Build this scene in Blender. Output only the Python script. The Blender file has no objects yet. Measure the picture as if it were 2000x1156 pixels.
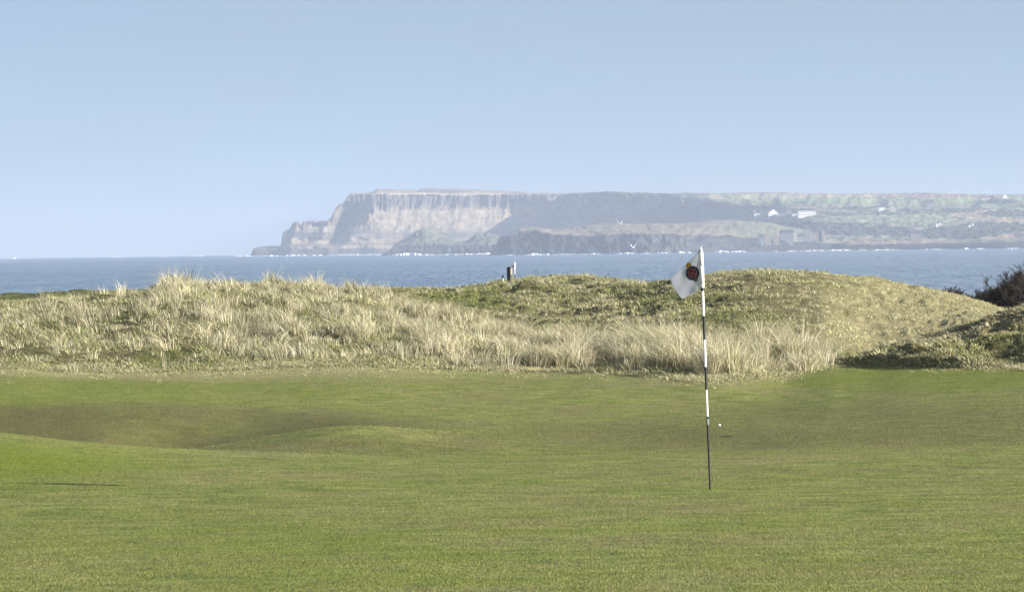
import bpy, bmesh, math, random
import numpy as np
from mathutils import Vector, Matrix

scene = bpy.context.scene
COL = scene.collection
random.seed(7)
RNG = np.random.default_rng(11)

# ------------------------------------------------------------------ camera
W0, H0, FOC = 2000.0, 1156.0, 10000.0      # size of the photograph and focal length in its pixels
HC = 12.0                                  # eye height above the sea (z = 0 at the foot of the links)
ROLL, PITCH = 0.0131, math.atan(105.4 / 10000.0)
cam_data = bpy.data.cameras.new('camera')
cam_data.sensor_width = 36.0
cam_data.lens = 180.0
cam_data.clip_start = 0.5
cam_data.clip_end = 40000.0
cam = bpy.data.objects.new('camera', cam_data)
COL.objects.link(cam)
cam.matrix_world = (Matrix.Translation((0, 0, HC)) @ Matrix.Rotation(math.pi / 2 - PITCH, 4, 'X')
                    @ Matrix.Rotation(-ROLL, 4, 'Z'))
scene.camera = cam

# ------------------------------------------------------------------ sky, sun, exposure
SUN_AZ, SUN_EL = math.radians(113), math.radians(16.8)     # azimuth to the right of the view direction
world = bpy.data.worlds.new('World')
scene.world = world
world.use_nodes = True
wn = world.node_tree.nodes
wl = world.node_tree.links
wn.clear()
sky = wn.new('ShaderNodeTexSky')
sky.sky_type = 'NISHITA'
sky.sun_disc = False
sky.sun_elevation = SUN_EL
sky.sun_rotation = SUN_AZ
sky.altitude = 0
sky.air_density = 1.0
sky.dust_density = 0.2
sky.ozone_density = 1.6
bg = wn.new('ShaderNodeBackground')
bg.inputs['Strength'].default_value = 0.12
wo = wn.new('ShaderNodeOutputWorld')
wtc = wn.new('ShaderNodeTexCoord')
wmp = wn.new('ShaderNodeMapping')              # look a little higher into the sky, where it is bluer
wmp.inputs['Scale'].default_value = (1, 1, 3.0)
wmp.inputs['Location'].default_value = (0, 0, 0.20)
wl.new(wtc.outputs['Generated'], wmp.inputs[0])
wl.new(wmp.outputs[0], sky.inputs[0])
wno = wn.new('ShaderNodeTexNoise')             # a thin veil of high cloud, slightly uneven
wno.inputs['Scale'].default_value = 14.0
wno.inputs['Detail'].default_value = 4.0
wm2 = wn.new('ShaderNodeMapping')
wm2.inputs['Scale'].default_value = (1, 1, 4.0)
wl.new(wtc.outputs['Generated'], wm2.inputs[0])
wl.new(wm2.outputs[0], wno.inputs[0])
wrg = wn.new('ShaderNodeMapRange')
wrg.inputs['To Min'].default_value = 0.18
wrg.inputs['To Max'].default_value = 0.62
wl.new(wno.outputs['Fac'], wrg.inputs['Value'])
wmx = wn.new('ShaderNodeMix')
wmx.data_type = 'RGBA'
wmx.inputs[7].default_value = (1.55, 1.62, 1.95, 1)
wl.new(wrg.outputs[0], wmx.inputs[0])
wl.new(sky.outputs[0], wmx.inputs[6])
wtn = wn.new('ShaderNodeMix')
wtn.data_type = 'RGBA'; wtn.blend_type = 'MULTIPLY'; wtn.inputs[0].default_value = 1.0
wtn.inputs[7].default_value = (.985, .952, .885, 1)
wl.new(wmx.outputs[2], wtn.inputs[6])
wl.new(wtn.outputs[2], bg.inputs[0])
wl.new(bg.outputs[0], wo.inputs[0])
sd = bpy.data.lights.new('sun', 'SUN')
sd.energy = 5.0
sd.angle = math.radians(0.5)
sd.color = (1.0, 0.95, 0.85)
sun = bpy.data.objects.new('sun', sd)
COL.objects.link(sun)
to_sun = Vector((math.sin(SUN_AZ) * math.cos(SUN_EL), math.cos(SUN_AZ) * math.cos(SUN_EL), math.sin(SUN_EL)))
sun.rotation_euler = to_sun.to_track_quat('Z', 'Y').to_euler()
sun.location = (60, 0, 60)
scene.view_settings.view_transform = 'Standard'
scene.view_settings.look = 'None'
scene.view_settings.exposure = 1.24
scene.view_settings.gamma = 1.0
scene.cycles.volume_bounces = 1
scene.cycles.max_bounces = 6
scene.cycles.transparent_max_bounces = 8


# ------------------------------------------------------------------ helpers
def tag(o, label=None, cat=None, group=None, kind=None):
    if label: o['label'] = label
    if cat: o['category'] = cat
    if group: o['group'] = group
    if kind: o['kind'] = kind
    return o


def empty(name, loc, rz=0.0, label=None, cat=None, group=None):
    o = bpy.data.objects.new(name, None)
    COL.objects.link(o)
    o.location = loc
    o.rotation_euler = (0, 0, rz)
    o.empty_display_size = 0.2
    return tag(o, label, cat, group)


def link_mesh(name, me, mat=None, parent=None, smooth=False):
    if mat is not None: me.materials.append(mat)
    if smooth:
        me.polygons.foreach_set('use_smooth', [True] * len(me.polygons))
    o = bpy.data.objects.new(name, me)
    COL.objects.link(o)
    if parent is not None: o.parent = parent
    return o


def bm_obj(name, bm, mat=None, parent=None, smooth=False):
    me = bpy.data.meshes.new(name)
    bm.to_mesh(me)
    bm.free()
    return link_mesh(name, me, mat, parent, smooth)


def np_mesh(name, verts, faces, smooth=False, cols=None):
    """faces: (n,k) int array with k = 3 or 4; cols: (nverts,3)"""
    me = bpy.data.meshes.new(name)
    nv, (nf, k) = len(verts), faces.shape
    me.vertices.add(nv)
    me.vertices.foreach_set('co', np.ascontiguousarray(verts, np.float32).ravel())
    me.loops.add(nf * k)
    me.loops.foreach_set('vertex_index', np.ascontiguousarray(faces, np.int32).ravel())
    me.polygons.add(nf)
    me.polygons.foreach_set('loop_start', np.arange(0, nf * k, k, dtype=np.int32))
    me.update(calc_edges=True)
    if smooth: me.polygons.foreach_set('use_smooth', np.ones(nf, bool))
    if cols is not None:
        a = me.color_attributes.new('tone', 'FLOAT_COLOR', 'POINT')
        c = np.ones((nv, 4), np.float32)
        c[:, :3] = cols
        a.data.foreach_set('color', c.ravel())
    return me


def P(px, py, Y):
    """world point at depth Y on the sight line through photo pixel (px, py)"""
    px = np.asarray(px, float); py = np.asarray(py, float); Y = np.asarray(Y, float)
    u, v = px - 1000.0, py - 578.0
    ur, vr = u - ROLL * v, v + ROLL * u
    cp, sp = math.cos(PITCH), math.sin(PITCH)
    fy = cp - vr / FOC * sp
    return np.stack([Y * (ur / FOC) / fy, Y + 0 * ur, HC + Y * (-sp - vr / FOC * cp) / fy], -1)


def PV(px, py, Y):
    return Vector(P(px, py, Y).tolist())


def py_of(px, zrel, Y):
    """photo row where a point zrel above the eye at depth Y shows in column px"""
    return 578.0 + FOC * np.tan(np.arctan(-zrel / Y) - PITCH) - ROLL * (px - 1000.0)


def hash2(ix, iy, s):
    h = (ix.astype(np.int64) * 374761393 + iy.astype(np.int64) * 668265263 + s * 1442695041) & 0xFFFFFFFF
    h = ((h ^ (h >> 13)) * 1274126177) & 0xFFFFFFFF
    h = (h ^ (h >> 16)) & 0xFFFFFFFF
    return h / 4294967295.0


def vnoise(x, y, s=0):
    x = np.asarray(x, float); y = np.asarray(y, float)
    ix, iy = np.floor(x), np.floor(y)
    fx, fy = x - ix, y - iy
    fx, fy = fx * fx * fx * (fx * (fx * 6 - 15) + 10), fy * fy * fy * (fy * (fy * 6 - 15) + 10)
    a, b = hash2(ix, iy, s), hash2(ix + 1, iy, s)
    c, d = hash2(ix, iy + 1, s), hash2(ix + 1, iy + 1, s)
    return (a + (b - a) * fx) * (1 - fy) + (c + (d - c) * fx) * fy


def fbm(x, y, o=4, s=0, g=0.5):
    t, a, n = 0.0, 1.0, 0.0
    for k in range(o):
        t = t + a * (vnoise(x * 2 ** k + 17.3 * k, y * 2 ** k - 9.1 * k, s + k) * 2 - 1)
        n += a
        a *= g
    return t / n


def pchip(xk, Yk, xq):
    """monotone cubic along axis 0 of Yk; xk (n,), Yk (n,m), xq (q,) -> (q,m)"""
    xk = np.asarray(xk, float); Yk = np.asarray(Yk, float)
    h = np.diff(xk)[:, None]
    dl = np.diff(Yk, axis=0) / h
    m = np.zeros_like(Yk)
    w1, w2 = 2 * h[1:] + h[:-1], h[1:] + 2 * h[:-1]
    same = dl[:-1] * dl[1:] > 0
    with np.errstate(divide='ignore', invalid='ignore'):
        mm = (w1 + w2) / (w1 / dl[:-1] + w2 / dl[1:])
    m[1:-1] = np.where(same, mm, 0)
    m[0], m[-1] = dl[0], dl[-1]
    i = np.clip(np.searchsorted(xk, xq, side='right') - 1, 0, len(xk) - 2)
    hh = (xk[i + 1] - xk[i])[:, None]
    t = (np.asarray(xq)[:, None] - xk[i][:, None]) / hh
    t = np.clip(t, 0, 1)
    return ((1 + 2 * t) * (1 - t) ** 2 * Yk[i] + t * (1 - t) ** 2 * hh * m[i]
            + t * t * (3 - 2 * t) * Yk[i + 1] + t * t * (t - 1) * hh * m[i + 1])


def interp_cols(xs, table, cols):
    """table: per xs a list of (Y, py); returns Yk, PYk of shape (nknots, ncols)"""
    T = np.array(table, float)                      # (nx, nk, 2)
    nx, nk, _ = T.shape
    R = pchip(np.array(xs, float), T.reshape(nx, nk * 2), np.clip(cols, xs[0], xs[-1])).reshape(len(cols), nk, 2)
    return R[:, :, 0].T, R[:, :, 1].T


def grid_faces(nr, nc):
    i = np.arange(nr * nc).reshape(nr, nc)
    return np.stack([i[:-1, :-1], i[:-1, 1:], i[1:, 1:], i[1:, :-1]], -1).reshape(-1, 4)


def smooth01(x, a, b):
    t = np.clip((x - a) / (b - a), 0, 1)
    return t * t * (3 - 2 * t)


def blob(px, py, cx, cy, rx, ry, soft=0.4):
    r = np.sqrt(((px - cx) / rx) ** 2 + ((py - cy) / ry) ** 2)
    return 1 - smooth01(r, 1 - soft, 1 + soft)


# ------------------------------------------------------------------ materials
def new_mat(name):
    m = bpy.data.materials.new(name)
    m.use_nodes = True
    nt = m.node_tree
    b = nt.nodes['Principled BSDF']
    return m, nt, b


def N(nt, typ, **kw):
    n = nt.nodes.new(typ)
    for k, v in kw.items():
        if k in n.inputs.keys(): n.inputs[k].default_value = v
        else: setattr(n, k, v)
    return n


def mixc(nt, f, a, b, mode='MIX'):
    n = nt.nodes.new('ShaderNodeMix')
    n.data_type = 'RGBA'
    n.blend_type = mode
    for sock, val in ((n.inputs[0], f), (n.inputs[6], a), (n.inputs[7], b)):
        if isinstance(val, bpy.types.NodeSocket): nt.links.new(val, sock)
        elif isinstance(val, (int, float)): sock.default_value = val
        else: sock.default_value = (*val, 1)
    return n.outputs[2]


def ramp(nt, fac, stops):
    r = nt.nodes.new('ShaderNodeValToRGB')
    e = r.color_ramp.elements
    while len(e) < len(stops): e.new(0.5)
    for el, (p, c) in zip(e, stops):
        el.position = p
        el.color = (*c, 1) if not isinstance(c, (int, float)) else (c, c, c, 1)
    nt.links.new(fac, r.inputs[0])
    return r.outputs[0]


def noise(nt, scale, detail=3, rough=0.5, sc=(1, 1, 1), rot=(0, 0, 0)):
    tc = nt.nodes.new('ShaderNodeTexCoord')
    mp = nt.nodes.new('ShaderNodeMapping')
    mp.inputs['Scale'].default_value = sc
    mp.inputs['Rotation'].default_value = rot
    n = nt.nodes.new('ShaderNodeTexNoise')
    n.inputs['Scale'].default_value = scale
    n.inputs['Detail'].default_value = detail
    n.inputs['Roughness'].default_value = rough
    nt.links.new(tc.outputs['Object'], mp.inputs[0])
    nt.links.new(mp.outputs[0], n.inputs[0])
    return n.outputs['Fac']


def bump(nt, b, h, strength=0.5, dist=0.01):
    n = nt.nodes.new('ShaderNodeBump')
    n.inputs['Strength'].default_value = strength
    n.inputs['Distance'].default_value = dist
    nt.links.new(h, n.inputs['Height'])
    nt.links.new(n.outputs[0], b.inputs['Normal'])


def attr(nt, name='tone'):
    n = nt.nodes.new('ShaderNodeAttribute')
    n.attribute_name = name
    return n


def simple(name, col, rough=0.6, var=0.12, scale=20.0, metallic=0.0, spec=0.4):
    m, nt, b = new_mat(name)
    f = noise(nt, scale, 3)
    lo = tuple(c * (1 - var) for c in col)
    hi = tuple(min(1, c * (1 + var)) for c in col)
    nt.links.new(ramp(nt, f, [(0.3, lo), (0.7, hi)]), b.inputs['Base Color'])
    b.inputs['Roughness'].default_value = rough
    b.inputs['Metallic'].default_value = metallic
    b.inputs['Specular IOR Level'].default_value = spec
    return m


# mown turf: tone.r = worn brown with the hollow's slope shade painted in, tone.g = lush green, tone.b = dry straw
def turf_mat():
    m, nt, b = new_mat('mown_turf')
    at = attr(nt)
    sep = nt.nodes.new('ShaderNodeSeparateColor')
    nt.links.new(at.outputs['Color'], sep.inputs[0])
    n1 = noise(nt, 0.55, 5, 0.6, (1, 1, 1))
    n2 = noise(nt, 2.6, 4, 0.6, (0.8, 1, 1))
    n3 = noise(nt, 16.0, 3, 0.6, (1, .16, 1))
    grain = noise(nt, 75.0, 2, 0.75, (1, 0.045, 1))
    c = ramp(nt, n2, [(0.38, (.112, .152, .022)), (0.5, (.162, .192, .040)), (0.62, (.225, .235, .066))])
    c = mixc(nt, ramp(nt, n1, [(0.45, 0.0), (0.62, 0.62)]), c, (.205, .182, .078))
    c = mixc(nt, ramp(nt, n3, [(0.42, 0.0), (0.68, 0.55)]), c, (.235, .225, .080))
    n4 = noise(nt, 3.2, 4, 0.6, (0.8, .7, 1), (0, 0, .12))
    c = mixc(nt, 1.0, c, ramp(nt, n4, [(0.36, 0.80), (0.5, 1.0), (0.66, 1.16)]), 'MULTIPLY')
    br = nt.nodes.new('ShaderNodeMath'); br.operation = 'MULTIPLY'; br.inputs[1].default_value = 0.8
    nt.links.new(sep.outputs[0], br.inputs[0])
    c = mixc(nt, br.outputs[0], c, (.098, .088, .036))  # brown turf, darkened in place of shade on the hollow's slope
    c = mixc(nt, sep.outputs[1], c, mixc(nt, n2, (.105, .142, .010), (.175, .215, .026)))
    dn = nt.nodes.new('ShaderNodeMath'); dn.operation = 'MULTIPLY'
    nt.links.new(sep.outputs[2], dn.inputs[0])
    nt.links.new(ramp(nt, n3, [(0.3, 0.55), (0.6, 1.0)]), dn.inputs[1])
    c = mixc(nt, dn.outputs[0], c, (.33, .285, .155))
    c = mixc(nt, 1.0, c, ramp(nt, grain, [(0.3, 0.55), (0.5, 1.0), (0.7, 1.45)]), 'MULTIPLY')
    nt.links.new(c, b.inputs['Base Color'])
    b.inputs['Roughness'].default_value = 0.85
    b.inputs['Specular IOR Level'].default_value = 0.15
    bump(nt, b, grain, 0.5, 0.01)
    return m


def dune_mat():
    m, nt, b = new_mat('dune_turf')
    at = attr(nt)
    n = noise(nt, 3.0, 5, 0.65)
    n2 = noise(nt, 14.0, 4, 0.7)
    c = mixc(nt, ramp(nt, n, [(0.35, 0.0), (0.65, 0.6)]), at.outputs['Color'], (.12, .095, .05))
    c = mixc(nt, 1.0, c, ramp(nt, n2, [(0.25, 0.55), (0.75, 1.4)]), 'MULTIPLY')
    nt.links.new(c, b.inputs['Base Color'])
    b.inputs['Roughness'].default_value = 0.95
    b.inputs['Specular IOR Level'].default_value = 0.1
    bump(nt, b, n2, 0.9, 0.06)
    return m


def blade_mat(name, trans=0.28):
    m, nt, b = new_mat(name)
    at = attr(nt)
    nt.links.new(at.outputs['Color'], b.inputs['Base Color'])
    b.inputs['Roughness'].default_value = 0.75
    b.inputs['Specular IOR Level'].default_value = 0.2
    t = nt.nodes.new('ShaderNodeBsdfTranslucent')
    nt.links.new(at.outputs['Color'], t.inputs[0])
    mx = nt.nodes.new('ShaderNodeMixShader')
    mx.inputs[0].default_value = trans
    nt.links.new(b.outputs[0], mx.inputs[1])
    nt.links.new(t.outputs[0], mx.inputs[2])
    nt.links.new(mx.outputs[0], nt.nodes['Material Output'].inputs['Surface'])
    return m


def land_mat(name, s1=0.02, s2=0.12, bd=3.0, sc=(1, 1, 1)):
    m, nt, b = new_mat(name)
    at = attr(nt)
    n1 = noise(nt, s1, 5, 0.65, sc)
    n2 = noise(nt, s2, 4, 0.65, sc)
    c = mixc(nt, 1.0, at.outputs['Color'], ramp(nt, n1, [(0.3, 0.72), (0.7, 1.25)]), 'MULTIPLY')
    c = mixc(nt, 1.0, c, ramp(nt, n2, [(0.3, 0.75), (0.7, 1.22)]), 'MULTIPLY')
    nt.links.new(c, b.inputs['Base Color'])
    b.inputs['Roughness'].default_value = 0.95
    b.inputs['Specular IOR Level'].default_value = 0.1
    bump(nt, b, n2, 0.8, bd)
    return m


def sea_mat():
    m, nt, b = new_mat('sea_water')
    w1 = noise(nt, 0.035, 4, 0.6, (1, .12, 1), (0, 0, 0.05))
    w2 = noise(nt, 0.20, 5, 0.7, (1, .07, 1), (0, 0, 0.05))
    big = noise(nt, 0.0028, 3, 0.55, (0.8, 1, 1), (0, 0, 0.1))
    c = mixc(nt, ramp(nt, w2, [(0.36, 0.0), (0.62, 1.0)]), (.062, .125, .215), (.150, .235, .345))
    c = mixc(nt, ramp(nt, w1, [(0.42, 0.0), (0.64, 0.45)]), c, (.20, .29, .40))
    c = mixc(nt, ramp(nt, big, [(0.42, 0.0), (0.62, 0.55)]), c, (.19, .275, .36))
    sat = attr(nt)
    c = mixc(nt, sat.outputs['Fac'], c, mixc(nt, ramp(nt, w2, [(0.36, 0.0), (0.62, 1.0)]), (.15, .21, .28), (.27, .345, .42)))  # paler to the right: the sunlit side of the sea painted in
    cap = noise(nt, 0.16, 3, 0.7, (1, .35, 1), (0, 0, 0.15))
    mul = nt.nodes.new('ShaderNodeMath'); mul.operation = 'MULTIPLY'
    nt.links.new(ramp(nt, cap, [(0.665, 0.0), (0.715, 1.0)]), mul.inputs[0])
    nt.links.new(ramp(nt, w1, [(0.5, 0.0), (0.6, 0.8)]), mul.inputs[1])
    c = mixc(nt, mul.outputs[0], c, (.75, .8, .82))
    nt.links.new(c, b.inputs['Base Color'])
    b.inputs['Roughness'].default_value = 0.55
    b.inputs['IOR'].default_value = 1.33
    b.inputs['Specular IOR Level'].default_value = 0.35
    add = nt.nodes.new('ShaderNodeMath'); add.operation = 'ADD'
    nt.links.new(w1, add.inputs[0]); nt.links.new(w2, add.inputs[1])
    bump(nt, b, add.outputs[0], 0.9, 1.6)
    return m


M_turf, M_dune, M_blade = turf_mat(), dune_mat(), blade_mat('dry_grass')
M_sea = sea_mat()
M_cliff = land_mat('basalt_cliff', 0.018, 0.09, 3.0)
M_hill = land_mat('coastal_fields', 0.012, 0.05, 2.0)
M_foam = simple('sea_foam', (.70, .74, .77), 0.9, 0.05, 0.2)
M_white = simple('white_paint', (.82, .82, .80), 0.35, 0.04, 30)
M_black = simple('black_paint', (.012, .012, .014), 0.35, 0.2, 30)
M_wood_dark = simple('weathered_timber', (.055, .058, .058), 0.9, 0.4, 25)
M_wood_pale = simple('pale_timber_lit_face', (.34, .29, .20), 0.9, 0.25, 25)  # brace timber, also paints the sunlit face of the post

# ------------------------------------------------------------------ the links: one ground sheet, cut into green and dunes
GX = [-300, 0, 170, 340, 500, 700, 900, 1200, 1400, 1520, 1640, 1800, 2000, 2300]
def zr(px, z, Y): return (Y, float(py_of(px, z, Y)))
front = {-300: 830, 0: 847, 170: 866, 340: 879, 500: 885, 700: 890, 900: 893, 1200: 889, 1400: 884, 1520: 881.5, 1640: 879, 1800: 876, 2000: 871, 2300: 866}
mid = {  # R5..R9 between the front ridge and the edge of the rough
    -300: [(59, 892), (63, 900), (69, 895), (75, 872), (81, 785)],
    0:    [(59, 895), (63, 905), (69, 900), (75, 880), (81, 790)],
    170:  [(59, 898), (63, 906), (69, 901), (75, 884), (81, 794)],
    340:  [(59, 897), (63, 896), (68, 880.5), (75, 908), (81, 801)],
    500:  [(59, 899), (63, 887), (68, 856), (75, 884), (81, 811)],
    700:  [(59, 903), (63, 893), (68, 833), (75, 846), (81, 811)],
    900:  [(59, 903), (63, 898), (69, 848), (76, 832), (83, 801)],
    1200: [(59, 899), (63, 897), (69, 864), (76, 840), (83, 802)],
    1400: [(59, 894), (63, 893), (69, 866), (75, 838), (83.5, 804)],
    1520: [(59, 892), (63, 891), (69, 862), (75, 836), (84, 800)],
    1640: [(59, 889), (63, 888), (69, 860), (75, 833), (84, 792)],
    1800: [(59, 886), (63, 886), (68.5, 859), (74, 831), (82.5, 786)],
    2000: [(59, 882), (62.8, 883), (67.8, 858), (73, 829), (80.5, 783)],
    2300: [(59, 878), (62.5, 880), (67, 858), (72, 829), (78, 783)]}
edge = {-300: (98, 722), 0: (98, 721), 170: (98, 729), 340: (98, 727), 500: (98, 722), 700: (98, 716), 900: (98, 723), 1200: (96, 731), 1400: (92, 746), 1520: (94.5, 737), 1640: (98, 713), 1800: (95, 718), 2000: (92, 723), 2300: (88, 728)}
tab = []
for x in GX:
    r = [zr(x, -1.65, 2.0), zr(x, -1.78, 15.0), zr(x, -1.985, 29.5), zr(x, -2.19, 44.7)]
    r += [(55, front[x])] + mid[x] + [edge[x]]
    tab.append(r)
DX = [-300, 0, 120, 230, 350, 500, 620, 690, 760, 850, 1000, 1100, 1170, 1250, 1350, 1500, 1600, 1660, 1700, 1800, 1900, 1960, 2000, 2300]
dune = {  # R11 face, R12 near crest, R13 dip, R14, R15 far face, R16 far crest
    -300: [(104, 680), (116, 612), (130, 622), (175, 604), (200, 596), (230, 589)],
    0:    [(104, 672), (118, 600), (132, 606), (175, 594), (200, 586), (230, 578)],
    120:  [(104, 668), (118, 595), (132, 600), (175, 586), (200, 580), (230, 571)],
    230:  [(104, 664), (118, 583), (132, 596), (175, 586), (200, 580), (230, 569)],
    350:  [(104, 660), (118, 567), (130, 590), (160, 588), (190, 582), (220, 573)],
    500:  [(104, 658), (118, 563), (130, 590), (150, 590), (175, 585), (200, 577)],
    620:  [(104, 655), (118, 564), (130, 590), (148, 588), (162, 578), (180, 570)],
    690:  [(104, 655), (118, 570), (130, 590), (146, 586), (160, 574), (172, 565)],
    760:  [(104, 662), (117, 593), (128, 600), (144, 588), (157, 575), (168, 565)],
    850:  [(103, 675), (113, 622), (123, 625), (140, 604), (155, 583), (168, 567)],
    1000: [(102, 695), (110, 655), (118, 662), (135, 628), (152, 592), (170, 553)],
    1100: [(101, 700), (109, 672), (117, 674), (132, 636), (150, 592), (170, 543)],
    1170: [(100, 705), (108, 678), (116, 678), (130, 640), (147, 592), (167, 545)],
    1250: [(99, 710), (106, 684), (114, 680), (126, 642), (142, 600), (158, 556)],
    1350: [(97, 718), (104, 694), (111, 684), (122, 646), (136, 596), (152, 545)],
    1500: [(98, 715), (104, 692), (111, 684), (121, 650), (134, 590), (150, 530)],
    1600: [(101, 706), (106, 690), (112, 686), (121, 650), (134, 590), (150, 535)],
    1660: [(101, 706), (104, 704), (111, 704), (122, 660), (135, 598), (150, 541)],
    1700: [(99.5, 703), (103, 697), (111, 709), (122, 672), (135, 608), (150, 546)],
    1800: [(97.5, 692), (105, 669), (113, 685), (122, 666), (135, 616), (150, 565)],
    1900: [(97, 680), (105.5, 639), (115, 656), (125, 642), (137, 614), (150, 588)],
    1960: [(96.5, 672), (106, 617), (116, 634), (127, 628), (138, 618), (150, 605)],
    2000: [(96, 668), (106, 605), (117, 622), (128, 620), (140, 618), (154, 612)],
    2300: [(92, 650), (105, 540), (116, 560), (128, 580), (143, 600), (157, 612)]}

cols_in = np.arange(-300, 2300.1, 4.0)
cols_l = -300 - np.cumsum(np.linspace(12, 420, 34))
cols_r = 2300 + np.cumsum(np.linspace(12, 420, 34))
COLS = np.concatenate([cols_l[::-1], cols_in, cols_r])
Ya, PYa = interp_cols(GX, tab, COLS)
Yd, PYd = interp_cols(DX, [dune[x] for x in DX], COLS)
Yk = np.concatenate([Ya, Yd]); PYk = np.concatenate([PYa, PYd])
CC = np.clip(COLS, -300, 2300)[None, :]
def zrel_of(px, py, Y):
    vr = (py - 578.0) + ROLL * (px - 1000.0)
    return -Y * np.tan(PITCH + np.arctan(vr / FOC))
Zk = zrel_of(CC, PYk, Yk)
# behind the far crest: down over the back of the links to the beach and under the sea
yc = Yk[-1]
Yb = np.stack([yc + 24, np.maximum(yc + 60, 262), np.maximum(yc + 110, 345) + 0 * yc, yc + 420])
Zb = np.stack([Zk[-1] - 1.0, 0 * yc - 3.9, 0 * yc - 6.0, 0 * yc - 15.0])
Yk = np.concatenate([Yk, Yb]); Zk = np.concatenate([Zk, Zb])
nk = len(Yk)
sub = [4, 6, 14, 12, 12, 12, 12, 14, 14, 14, 30, 34, 26, 12, 16, 26, 30, 12, 8, 6, 8][:nk - 1]
tq = np.concatenate([np.linspace(i, i + 1, n, endpoint=False) for i, n in enumerate(sub)] + [[nk - 1.0]])
GY = pchip(np.arange(nk), Yk, tq)
GZ = pchip(np.arange(nk), Zk, tq)
ROW_EDGE = int(np.argmin(np.abs(tq - 10)))          # the line between mown turf and rough
GPX = np.repeat(CC, len(tq), 0)
GPY = py_of(GPX, GZ, GY)                            # where each ground point shows, before the hummocks
ang = (COLS - 1000.0 - ROLL * (GPY - 578.0)) / FOC
GXw = GY * ang
dn = smooth01(tq, 9.9, 10.6)[:, None] * (1 - smooth01(tq, 17.5, 19))[:, None]
hum = 0.17 * fbm(GXw / 1.9, GY / 2.6, 4, 3) + 0.07 * fbm(GXw / 0.45, GY / 0.6, 3, 9)
mound = smooth01(GPX, 1630, 1720) * smooth01(tq, 10.0, 10.4)[:, None] * (1 - smooth01(tq, 12.8, 13.4))[:, None]
hum = hum * (1 - .6 * mound) + mound * (.15 * (1 - np.abs(fbm(GXw / .62 + .3 * GY, GY / .8, 3, 15)) * 2.6) - .06 + .10 * fbm(GXw / .22, GY / .3, 2, 17))
bank = .17 * smooth01(GPX, 1632, 1660) * (1 - smooth01(GPX, 1860, 2000)) * smooth01(tq, 10.0, 10.12)[:, None] * (1 - smooth01(tq, 10.5, 11.5))[:, None]
far_r = smooth01(GPX, 1480, 1680) * smooth01(tq, 12.9, 13.6)[:, None]
hum = hum * (1 - .3 * far_r)
far_all = smooth01(tq, 12.7, 13.4)[:, None] * smooth01(GPX, 650, 800)
hum = hum + far_all * (1 - .35 * smooth01(GPX, 1500, 1650)) * (.085 * (1 - np.abs(fbm(GXw / .5, GY / .8, 3, 16)) * 2.6) - .03)
GZ = GZ + bank
rough_crest = 1 - 0.55 * smooth01(GPX, 1250, 1500) * (1 - smooth01(GPX, 1640, 1700)) * smooth01(tq, 12.5, 14)[:, None]
GZ = GZ + dn * hum * rough_crest
GZ = GZ + (1 - dn) * 0.012 * fbm(GXw / 1.3, GY / 2.5, 3, 21) * smooth01(GY, 20, 35)
V = np.stack([GXw, GY, GZ + HC], -1)


def ground_at(px, Y):
    """height of the ground at depth Y in photo column px"""
    c = int(np.argmin(np.abs(COLS - px)))
    col = V[:, c]
    return float(np.interp(Y, col[:, 1], col[:, 2]))


# surface tones of the mown part (worn with painted slope shade / lush / dry)
px_, py_ = GPX, GPY
tt = np.repeat(tq[:, None], GPX.shape[1], 1)
nz = fbm(GXw / 2.5, GY / 5, 3, 5)
brown = 0.85 * smooth01(tt, 7.2, 7.9) * blob(px_, py_, 230, 850, 560, 64, 0.25) * (1 - smooth01(py_, 868, 900) * 0) \
    + 0.45 * blob(px_, py_, 680, 876, 260, 22, .5) * (tt > 5) + 0.48 * blob(px_, py_, 1680, 838, 560, 46, .5) * smooth01(tt, 4.1, 4.5) \
    + 0.32 * blob(px_, py_, 1120, 860, 480, 30, .5) * smooth01(tt, 4.1, 4.5)
brown = np.clip(brown + 0.25 * nz * (brown > 0.02), 0, 1)
lush = 0.75 * blob(px_, py_, -60, 905, 330, 48, .7) * (tt < 6) + 0.5 * blob(px_, py_, 230, 765, 430, 26, .5) * (tt > 8) \
    + 0.55 * blob(px_, py_, 1800, 742, 290, 22, .5) * (tt > 8) + 0.3 * blob(px_, py_, 450, 1060, 500, 60, .7)
lush = np.clip(lush * (1 + 0.6 * nz), 0, 1)
# a pale dry fringe along the edge of the rough, widest at the left
fr = smooth01(tt, 9.62 + 0.1 * fbm(GXw / 1.5, GY * 0, 3, 8), 9.98)
dry = np.clip(fr * (0.95 - 0.55 * smooth01(px_, 700, 900) - 0.4 * smooth01(px_, 1600, 1700)), 0, 1)
turf_tone = np.stack([brown, lush, dry], -1)
# surface tones of the dune ground
gw = 0.34 + 0.5 * fbm(GXw / 3.0, GY / 4.0, 4, 31)
GREEN_SPOTS = [(350, 700, 75, 22, .9), (905, 594, 75, 17, .75), (1010, 580, 110, 18, .3), (60, 706, 60, 10, .6), (1130, 650, 120, 18, .45), (1330, 600, 130, 30, .25),
               (1500, 615, 150, 45, .22), (120, 640, 100, 20, .35), (270, 620, 60, 12, .5), (1850, 700, 200, 30, .05), (540, 628, 45, 14, .5)]
for (cx, cy, rx, ry, a) in GREEN_SPOTS:
    gw = gw + a * blob(px_, py_, cx, cy, rx, ry, .5)
gw = gw - 0.5 * blob(px_, py_, 1740, 600, 230, 80, .5)
far_green = smooth01(tt, 14, 14.6) * (1 - smooth01(px_, 300, 420))
gw = np.clip(gw + far_green, 0, 1)
straw, green = np.array((.19, .165, .085)), np.array((.085, .10, .03))
sm_ = (smooth01(GPX, 1480, 1700) * (tt > 12.8))[..., None]
straw = straw * (1 - sm_) + np.array((.37, .335, .18)) * sm_
dune_tone = straw * (1 - gw[..., None]) + green * gw[..., None]
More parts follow.
